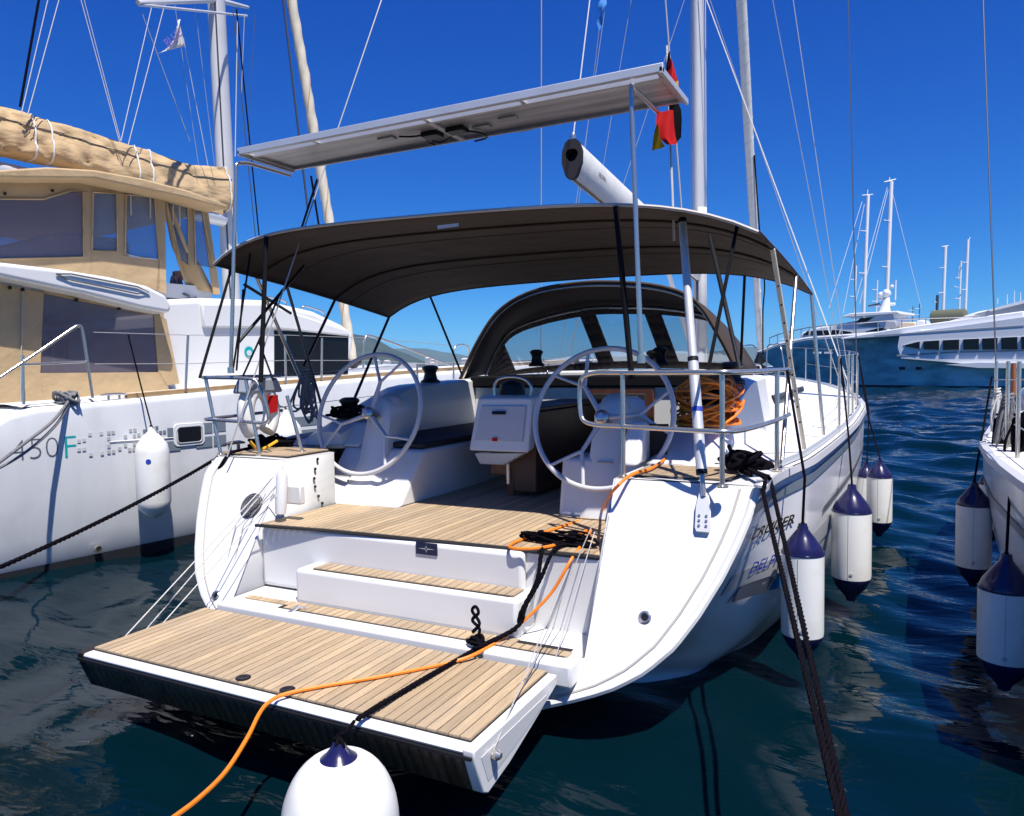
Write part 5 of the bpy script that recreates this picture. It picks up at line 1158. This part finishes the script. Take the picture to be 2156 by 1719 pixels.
# hull: sheer flares out to us, waterline set back at the bow
xs_ = np.concatenate([np.linspace(1592, 1700, 14), np.linspace(1720, 2700, 40)])
def mrow(x):
    t = np.clip((x-1592)/420, 0, 1); flare = 4.2*(1-t)**1.6
    shy = np.interp(x, [1592, 1640, 1700, 1900, 2156, 2700], [747, 728, 716, 702, 697, 690]); out = []
    wlx = x+100*(1-np.clip((x-1592)/500, 0, 1))
    top = mp_(x, shy, -flare*.9*(1 if x < 1600 else 1)); bot = mp_(wlx, 816, -flare-.2); bot[2] = -.3
    for s in np.linspace(0, 1, 10): p = bot+(top-bot)*s; out.append(p-mn*(.10*math.sin(s*math.pi)*(1-.6*t)))
    return out
rows = [mrow(x) for x in xs_]
B().grid(rows).obj('hull', 'teal_reflection', My, smooth=70)
rows2 = [[r[-1]-mn*k for k in (0, 2, 5)] for r in rows]; B().grid(rows2).obj('deck', 'yachtwhite', My)
B().grid([[mrow(x)[-1]-mn*.09+V3(0, 0, dz) for dz in (-.02, .22)] for x in xs_]).obj('bulwark', 'yachtwhite', My, thick=.15)
B().grid([[mrow(x)[0]+mn*(.25)+V3(0, 0, dz) for dz in (0, .42)] for x in xs_[14:]]).obj('boot_stripe', 'antifoul', My)
def mpan(name, m, pts, v, depth, parent=None, bevel=.0, **k): return B().prism([mp_(x, y, v) for x, y in pts], mn*(-depth)).obj(name, m, parent or My, bevel=bevel, **k)
# white topsides with the recessed window band
mpan('topside', 'yachtwhite', [(1895, 703), (2000, 690), (2156, 668), (2700, 600), (2700, 772), (2156, 768), (2060, 769), (1985, 762), (1897, 755), (1890, 730)], .25, 3.0)
mpan('topside', 'yachtwhite', [(1990, 768), (2060, 764), (2156, 765), (2700, 770), (2700, 778), (2156, 776), (2060, 775)], .5, 1)
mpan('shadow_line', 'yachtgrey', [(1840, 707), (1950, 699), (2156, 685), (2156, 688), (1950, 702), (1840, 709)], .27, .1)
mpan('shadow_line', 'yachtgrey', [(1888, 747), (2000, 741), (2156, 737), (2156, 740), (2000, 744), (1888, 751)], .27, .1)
mpan('window_band', 'yachtwhite', [(1902, 727), (1925, 720), (1975, 717), (2156, 709), (2700, 690), (2700, 735), (2156, 737), (1975, 738), (1930, 734)], .28, .12)
edges = [1905, 1936, 1944, 1977, 1985, 2019, 2028, 2061, 2068, 2100, 2108, 2142, 2150, 2186, 2196, 2232, 2242, 2280, 2290, 2330]
for a, c in zip(edges[::2], edges[1::2]):
    ty = lambda x: np.interp(x, [1902, 1925, 1975, 2156, 2400], [728, 720, 717, 709, 703]); by = lambda x: np.interp(x, [1902, 1930, 1975, 2156, 2400], [729, 735, 737, 736, 735])
    mpan('window', 'darkglass', [(a, ty(a)), (c, ty(c)), (c, by(c)), (a, by(a))], .36, .1)
for a in (1712, 1735, 1765, 1787): mpan('porthole', 'yachtwhite', [(a, 741), (a+14, 741), (a+14, 745), (a, 745)], -.6, .3)
for a in (1893, 1928): mpan('hawse_hole', 'interior_dark', [(a, 773), (a+9, 773), (a+9, 779), (a, 779)], .1, .4)
mpan('bow_rise', 'yachtwhite', [(1770, 712), (1900, 690), (2000, 676), (2156, 655), (2156, 690), (1900, 708), (1770, 716)], -.25, 4, bevel=.1)
mpan('wheelhouse', 'yachtwhite', [(1985, 680), (2060, 656), (2156, 640), (2156, 632), (2700, 560), (2700, 680)], -1.0, 5, bevel=.1)
mpan('windscreen', 'yachtgrey', [(2052, 662), (2078, 655), (2156, 640), (2400, 620), (2400, 660), (2156, 664), (2070, 667)], -.9, .3)
mpan('wheelhouse_roof', 'yachtwhite', [(2078, 653), (2156, 632), (2400, 590), (2400, 597), (2156, 639), (2085, 656)], -.8, 5)
for a, h in ((2120, 620), (2135, 612), (2100, 628), (2148, 616)): mpan('antenna', 'yachtwhite', [(a, 640), (a+1.5, 640), (a+1.5, h), (a, h)], -2, .05)
c = mp_(1999, 668, -1.5); B().lathe([(.3, -1.1), (.5, -1.0), (.5, .9), (.35, 1.0)], c, md_, 14).obj('deck_tender', 'olive', My)
for px, w_, h_, m in ((1860, 30, 14, 'yachtgrey'), (1890, 40, 12, 'beige'), (1925, 26, 16, 'yachtwhite'), (1950, 30, 10, 'beige')):
    mpan('deck_gear', m, [(px, 693), (px+w_, 690), (px+w_-4, 690-h_), (px+5, 691-h_)], -2.5, 1.2, bevel=.08)
for i_ in range(3, 34, 2):
    q_ = rows[i_][-1]-mn*.3; tube('rail_post', [q_, q_+V3(0, 0, .95)], .035, 'steel', My, 5)
tube('bow_rail', [rows[i_][-1]-mn*.3+V3(0, 0, .95) for i_ in range(3, 34)], .04, 'steel', My, 5)
# second motor yacht behind: superstructure with radar mast
M2 = root('motor_yacht', 'white motor yacht superstructure with radar mast standing behind the teal reflecting yacht bow', 'motor yacht', tuple(mp_(1780, 817, -14)))
V2 = -12
def m2(name, m, pts, dv=0, depth=3, bevel=.0): return B().prism([mp_(x, y, V2+dv) for x, y in pts], mn*(-depth)).obj(name, m, M2, bevel=bevel)
m2('hull', 'yachtwhite', [(1640, 720), (2050, 715), (2050, 800), (1720, 800)], -.5, 5)
m2('superstructure', 'yachtwhite', [(1680, 712), (1690, 700), (1720, 690), (1770, 682), (1800, 676), (1846, 674), (1862, 690), (1895, 700), (1895, 716), (1680, 718)], 0, 4.5, .1)
m2('window', 'darkglass', [(1690, 706), (1700, 697), (1760, 695), (1790, 699), (1798, 706)], .08, .2)
for a in (1702, 1713, 1745, 1765): m2('window_post', 'yachtwhite', [(a, 707), (a+3, 707), (a+6, 695), (a+3, 695)], .14, .1)
m2('window', 'darkglass', [(1822, 698), (1850, 691), (1868, 690), (1850, 698)], .08, .2)
m2('hardtop', 'yachtwhite', [(1768, 668), (1790, 660), (1890, 655), (1893, 661), (1800, 668)], .2, 4.5, .05)
m2('hardtop_leg', 'yachtwhite', [(1800, 690), (1846, 664), (1880, 660), (1885, 690)], 0, 4.5, .05)
m2('hardtop_opening', 'darkglass', [(1800, 680), (1812, 670), (1840, 668), (1820, 681)], .08, .2)
def m2t(pts, r, m='yachtwhite', name='radar_mast'): return tube(name, [mp_(x, y, V2-2) for x, y in pts], r, m, M2, 8)
m2t([(1862, 660), (1868, 625)], [.55, .2]); m2t([(1845, 645), (1885, 640)], .12); m2t([(1850, 632), (1872, 628)], .1)
for px, py, r_ in ((1867, 618, .36), (1856, 622, .3), (1878, 604, .16)): 
    c = mp_(px, py, V2-2); B().lathe([(r_*.6, -r_*.9), (r_, -r_*.2), (r_*.95, r_*.4), (r_*.6, r_*.85), (0, r_)], c, n=14).obj('radar_dome', 'yachtwhite', M2)
m2t([(1828, 645), (1852, 640)], .08, 'wire_dark', 'radar_scanner'); m2t([(1885, 632), (1886, 590), (1878, 600)], .06)
# far sailing yachts: only the masts show above the motor yachts
def far_sail(px, py0, py1, r, dist, label, tops=(), stays=(), dark=False):
    base = at(px, 775, d=dist); base[2] = 0; o = root('sailing_yacht', label, 'sailing yacht', tuple(base), 'masts behind the motor yachts')
    dirx = md_
    sec = [[base+dirx*u+mn*(1.7*w*(1-abs(u/7)**2.2))+V3(0, 0, z) for w, z in ((-.6, -.2), (-1, 1.2), (0, 1.3), (1, 1.2), (.6, -.2))] for u in np.linspace(-6.9, 6.9, 14)]
    B().grid(sec).obj('hull', 'yachtwhite', o)
    a = at(px+(py1-py0)*0, py1, d=dist); t = at(px+12*(py1-py0)/260.*0+(px-1078)*0, py0, d=dist)
    t = at(px+10*(py1-py0)/255, py0, d=dist)
    B().tube([V3(a[0], a[1], 1.2), a, t], r, 8).obj('mast', 'wire_dark' if dark else 'yachtwhite', o)
    for q in tops: B().tube([at(q[0], q[1], d=dist), at(q[2], q[3], d=dist)], r*.35, 5).obj('masthead_gear', 'yachtwhite', o)
    for q in stays: B().tube([at(q[0], q[1], d=dist), at(q[2], q[3], d=dist)], .03, 5).obj('stay', 'yachtwhite', o)
    for f_ in (.35, .7):
        p = a+(t-a)*f_; B().tube([p-mn*1.1-dirx*.3, p, p+mn*1.1-dirx*.3], .06, 6).obj('spreader', 'yachtwhite', o)
far_sail(1818, 412, 665, .17, 80, 'tall white far mast left of the tallest one behind the bow of the teal reflecting yacht', ((1815, 412, 1838, 410), (1826, 412, 1827, 400)), ((1815, 425, 1745, 650), (1820, 430, 1775, 660)))
far_sail(1866, 383, 660, .2, 80, 'tallest white far mast, rising above the radar domes', ((1862, 384, 1886, 378), (1872, 383, 1873, 374)), ((1868, 395, 1800, 640), (1876, 395, 1940, 650), (1870, 400, 1810, 640)))
far_sail(1985, 520, 670, .17, 90, 'white far mast over the middle of the motor yacht deck', ((1983, 520, 1997, 518),))
far_sail(2019, 550, 672, .10, 90, 'thin far mast with a radar on a bracket between two thicker ones', ((2005, 602, 2018, 606), (2018, 585, 2020, 560)))
far_sail(2032, 505, 668, .15, 90, 'white far mast right of the thin radar mast', ((2040, 505, 2043, 500),))
far_sail(1799, 560, 660, .09, 95, 'short pale far mast left of the radar mast')
far_sail(1845, 590, 660, .08, 95, 'short pale far mast close to the radar domes')
far_sail(1972, 622, 672, .16, 92, 'short dark far mast leaning beside the white one', dark=True)
far_sail(1935, 640, 676, .06, 110, 'small dark far mast over the yellow deck gear', dark=True)
far_sail(1921, 645, 676, .05, 110, 'faint small far mast left of the small dark one', dark=True)
far_sail(1663, 686, 728, .16, 120, 'stubby far mast just right of the furled genoa', dark=False)
far_sail(1652, 690, 728, .12, 120, 'stubby thin far mast touching the furled genoa', dark=False)
# lone thin mast line behind the solar panel
tag(tube('distant_mast', [at(1139, 760, d=60), at(1140, -80, d=60)], .05, 'wire'), 'thin grey line of a distant mast between boom end and solar panel', 'mast')
tag(tube('distant_mast', [at(1131, 700, d=60), at(1125, 640, d=60)], .03, 'wire'), 'faint distant mast seen through the sprayhood window', 'mast')
# dark rigging line above the starboard stanchions belongs to the yacht
tube('shroud', [hpt(nom(5.4, 1.25), sheer(5.4), 1, -.06)+V3(0, 0, .6), at(1785, -60, d=9.2)], .006, 'wire_dark', Yt, 6)

# ================================================================ neighbour yacht at the right edge
NX = root('sailing_yacht', 'white sailing yacht cut off by the right edge with navy capped fenders on its side', 'sailing yacht', (4.6, 5.0, 0))
def npt(n, z, out=0.0):                                  # port side of the neighbour
    w = np.interp(n, [0, 1, 2, 3, 5, 8, 9.5], [.95, 1.05, 1.1, 1.08, .8, .25, .02]); bdk = np.interp(n, [0, 1, 2, 3, 5, 8, 9.5], [1.28, 1.34, 1.37, 1.33, 1.05, .4, .04])
    x = w+(bdk-w)*(1-max(0, 1-z/1.15)**2) if z > 0 else w*math.sqrt(max(0, 1-(z/.5)**2)); return x+out
nxs = np.linspace(0, 9.5, 40); NC, NY0 = 4.43, .0
b = B()
for sd_ in (-1, 1):
    b.grid([[V3(NC+sd_*npt(n, z), NY0+n*1.0, z) for z in (-.45, -.2, 0, .1, .25, .45, .7, .95, 1.15)] for n in nxs], flip=(sd_ > 0))
b.poly([V3(NC+sd_*npt(0, z), NY0, z) for sd_, zz in ((-1, (-.45, -.2, 0, .25, .7, 1.15)), (1, (1.15, .7, .25, 0, -.2, -.45))) for z in zz])
b.obj('hull', 'hullpaint', NX, smooth=50)
B().grid([[V3(NC+s_*npt(n, 1.15), NY0+n, 1.152+.03*(1-abs(s_))) for s_ in (-1, -.5, 0, .5, 1)] for n in nxs]).obj('deck', 'nonskid', NX)
B().grid([[V3(NC-npt(n, z, .004), NY0+n, z) for z in (.86, .91)] for n in nxs]).obj('hull_stripe', 'greydecal', NX)
B().grid([[V3(NC-npt(n, 1.15+dz, o_), NY0+n, 1.15+dz) for dz, o_ in ((-.03, .0), (-.02, .025), (.02, .02), (.03, -.02))] for n in nxs]).obj('rubbing_strake', 'palegrey2', NX)
B().box((NC-.7, 3.2, 1.15), (NC+.7, 6.5, 1.5)).obj('coachroof', 'gelcoat', NX, bevel=.15, seg=4)
B().box((NC-1.0, .6, 1.15), (NC-.75, 3.0, 1.42)).obj('coaming', 'gelcoat', NX, bevel=.06, seg=3)
for px, py0, py1, d_ in ((2092, 778, 965, 6.0), (2118, 800, 1010, 5.2), (2140, 760, 1060, 4.7)):
    a = at(px, py1, d=d_); tube('stanchion', [V3(max(a[0], NC-npt(a[1], 1.15)+.06), a[1], 1.13), V3(max(a[0], NC-npt(a[1], 1.15)+.06), a[1], 1.76)], .0125, 'steel', NX)
tube('post', [at(2134, 835, d=5.6), at(2134, 765, d=5.6)], .018, 'wood_red', NX)
tube('lifeline', [at(2092, 800, d=6.0), at(2200, 800, d=4)], .004, 'wire', NX, 5); tube('lifeline', [at(2092, 870, d=6.0), at(2200, 930, d=4)], .004, 'wire', NX, 5)
tube('backstay', [at(2098, 800, d=6.0), at(2068, -60, d=7.0)], .006, 'wire_dark', NX, 6)
tube('mast', [(NC, 5.6, 1.2), (NC, 5.6, 16)], .1, 'mastgrey', NX, 14)
hank('rope_hank', at(2122, 842, d=5.3), .14, .36, 12, 'rope_grey', 51, 'grey and white rope coils hung on the neighbour yacht rail at the right edge', dx=V3(1, .4, 0))
hank('rope_hank', at(2108, 880, d=5.5), .12, .40, 9, 'rope_black', 52, 'black rope hank hanging below the grey coils at the right edge', dx=V3(1, .4, 0))
hank('rope_hank', at(2146, 880, d=5.0), .12, .42, 10, 'rope_black', 53, 'second black rope hank at the very right edge', dx=V3(1, .4, 0))
hank('rope_hank', at(2100, 830, d=5.9), .08, .34, 7, 'rope_white', 54, 'thin pale rope hank on the leftmost stanchion of the neighbour yacht', dx=V3(1, .4, 0), r=.006)
G2 = 'fenders on the neighbour yacht'
f1 = at(2051, 1062, d=5.3); fender(f1, .44, .112, 'shaded white fender with navy ends hanging out from the neighbour yacht on a slanting line', 'navy', G2, at(2088, 795, d=6.0))
f2 = at(2118, 1238, d=3.75); fender(f2, .36, .122, 'shaded white fender with navy ends nearest us at the lower right edge', 'navy', G2, at(2128, 985, d=4.4))
f3 = at(2086, 1018, d=6.6); fender(f3, .40, .10, 'shaded white fender half hidden behind the neighbour yacht hull', 'navy', G2, at(2096, 960, d=6.4))
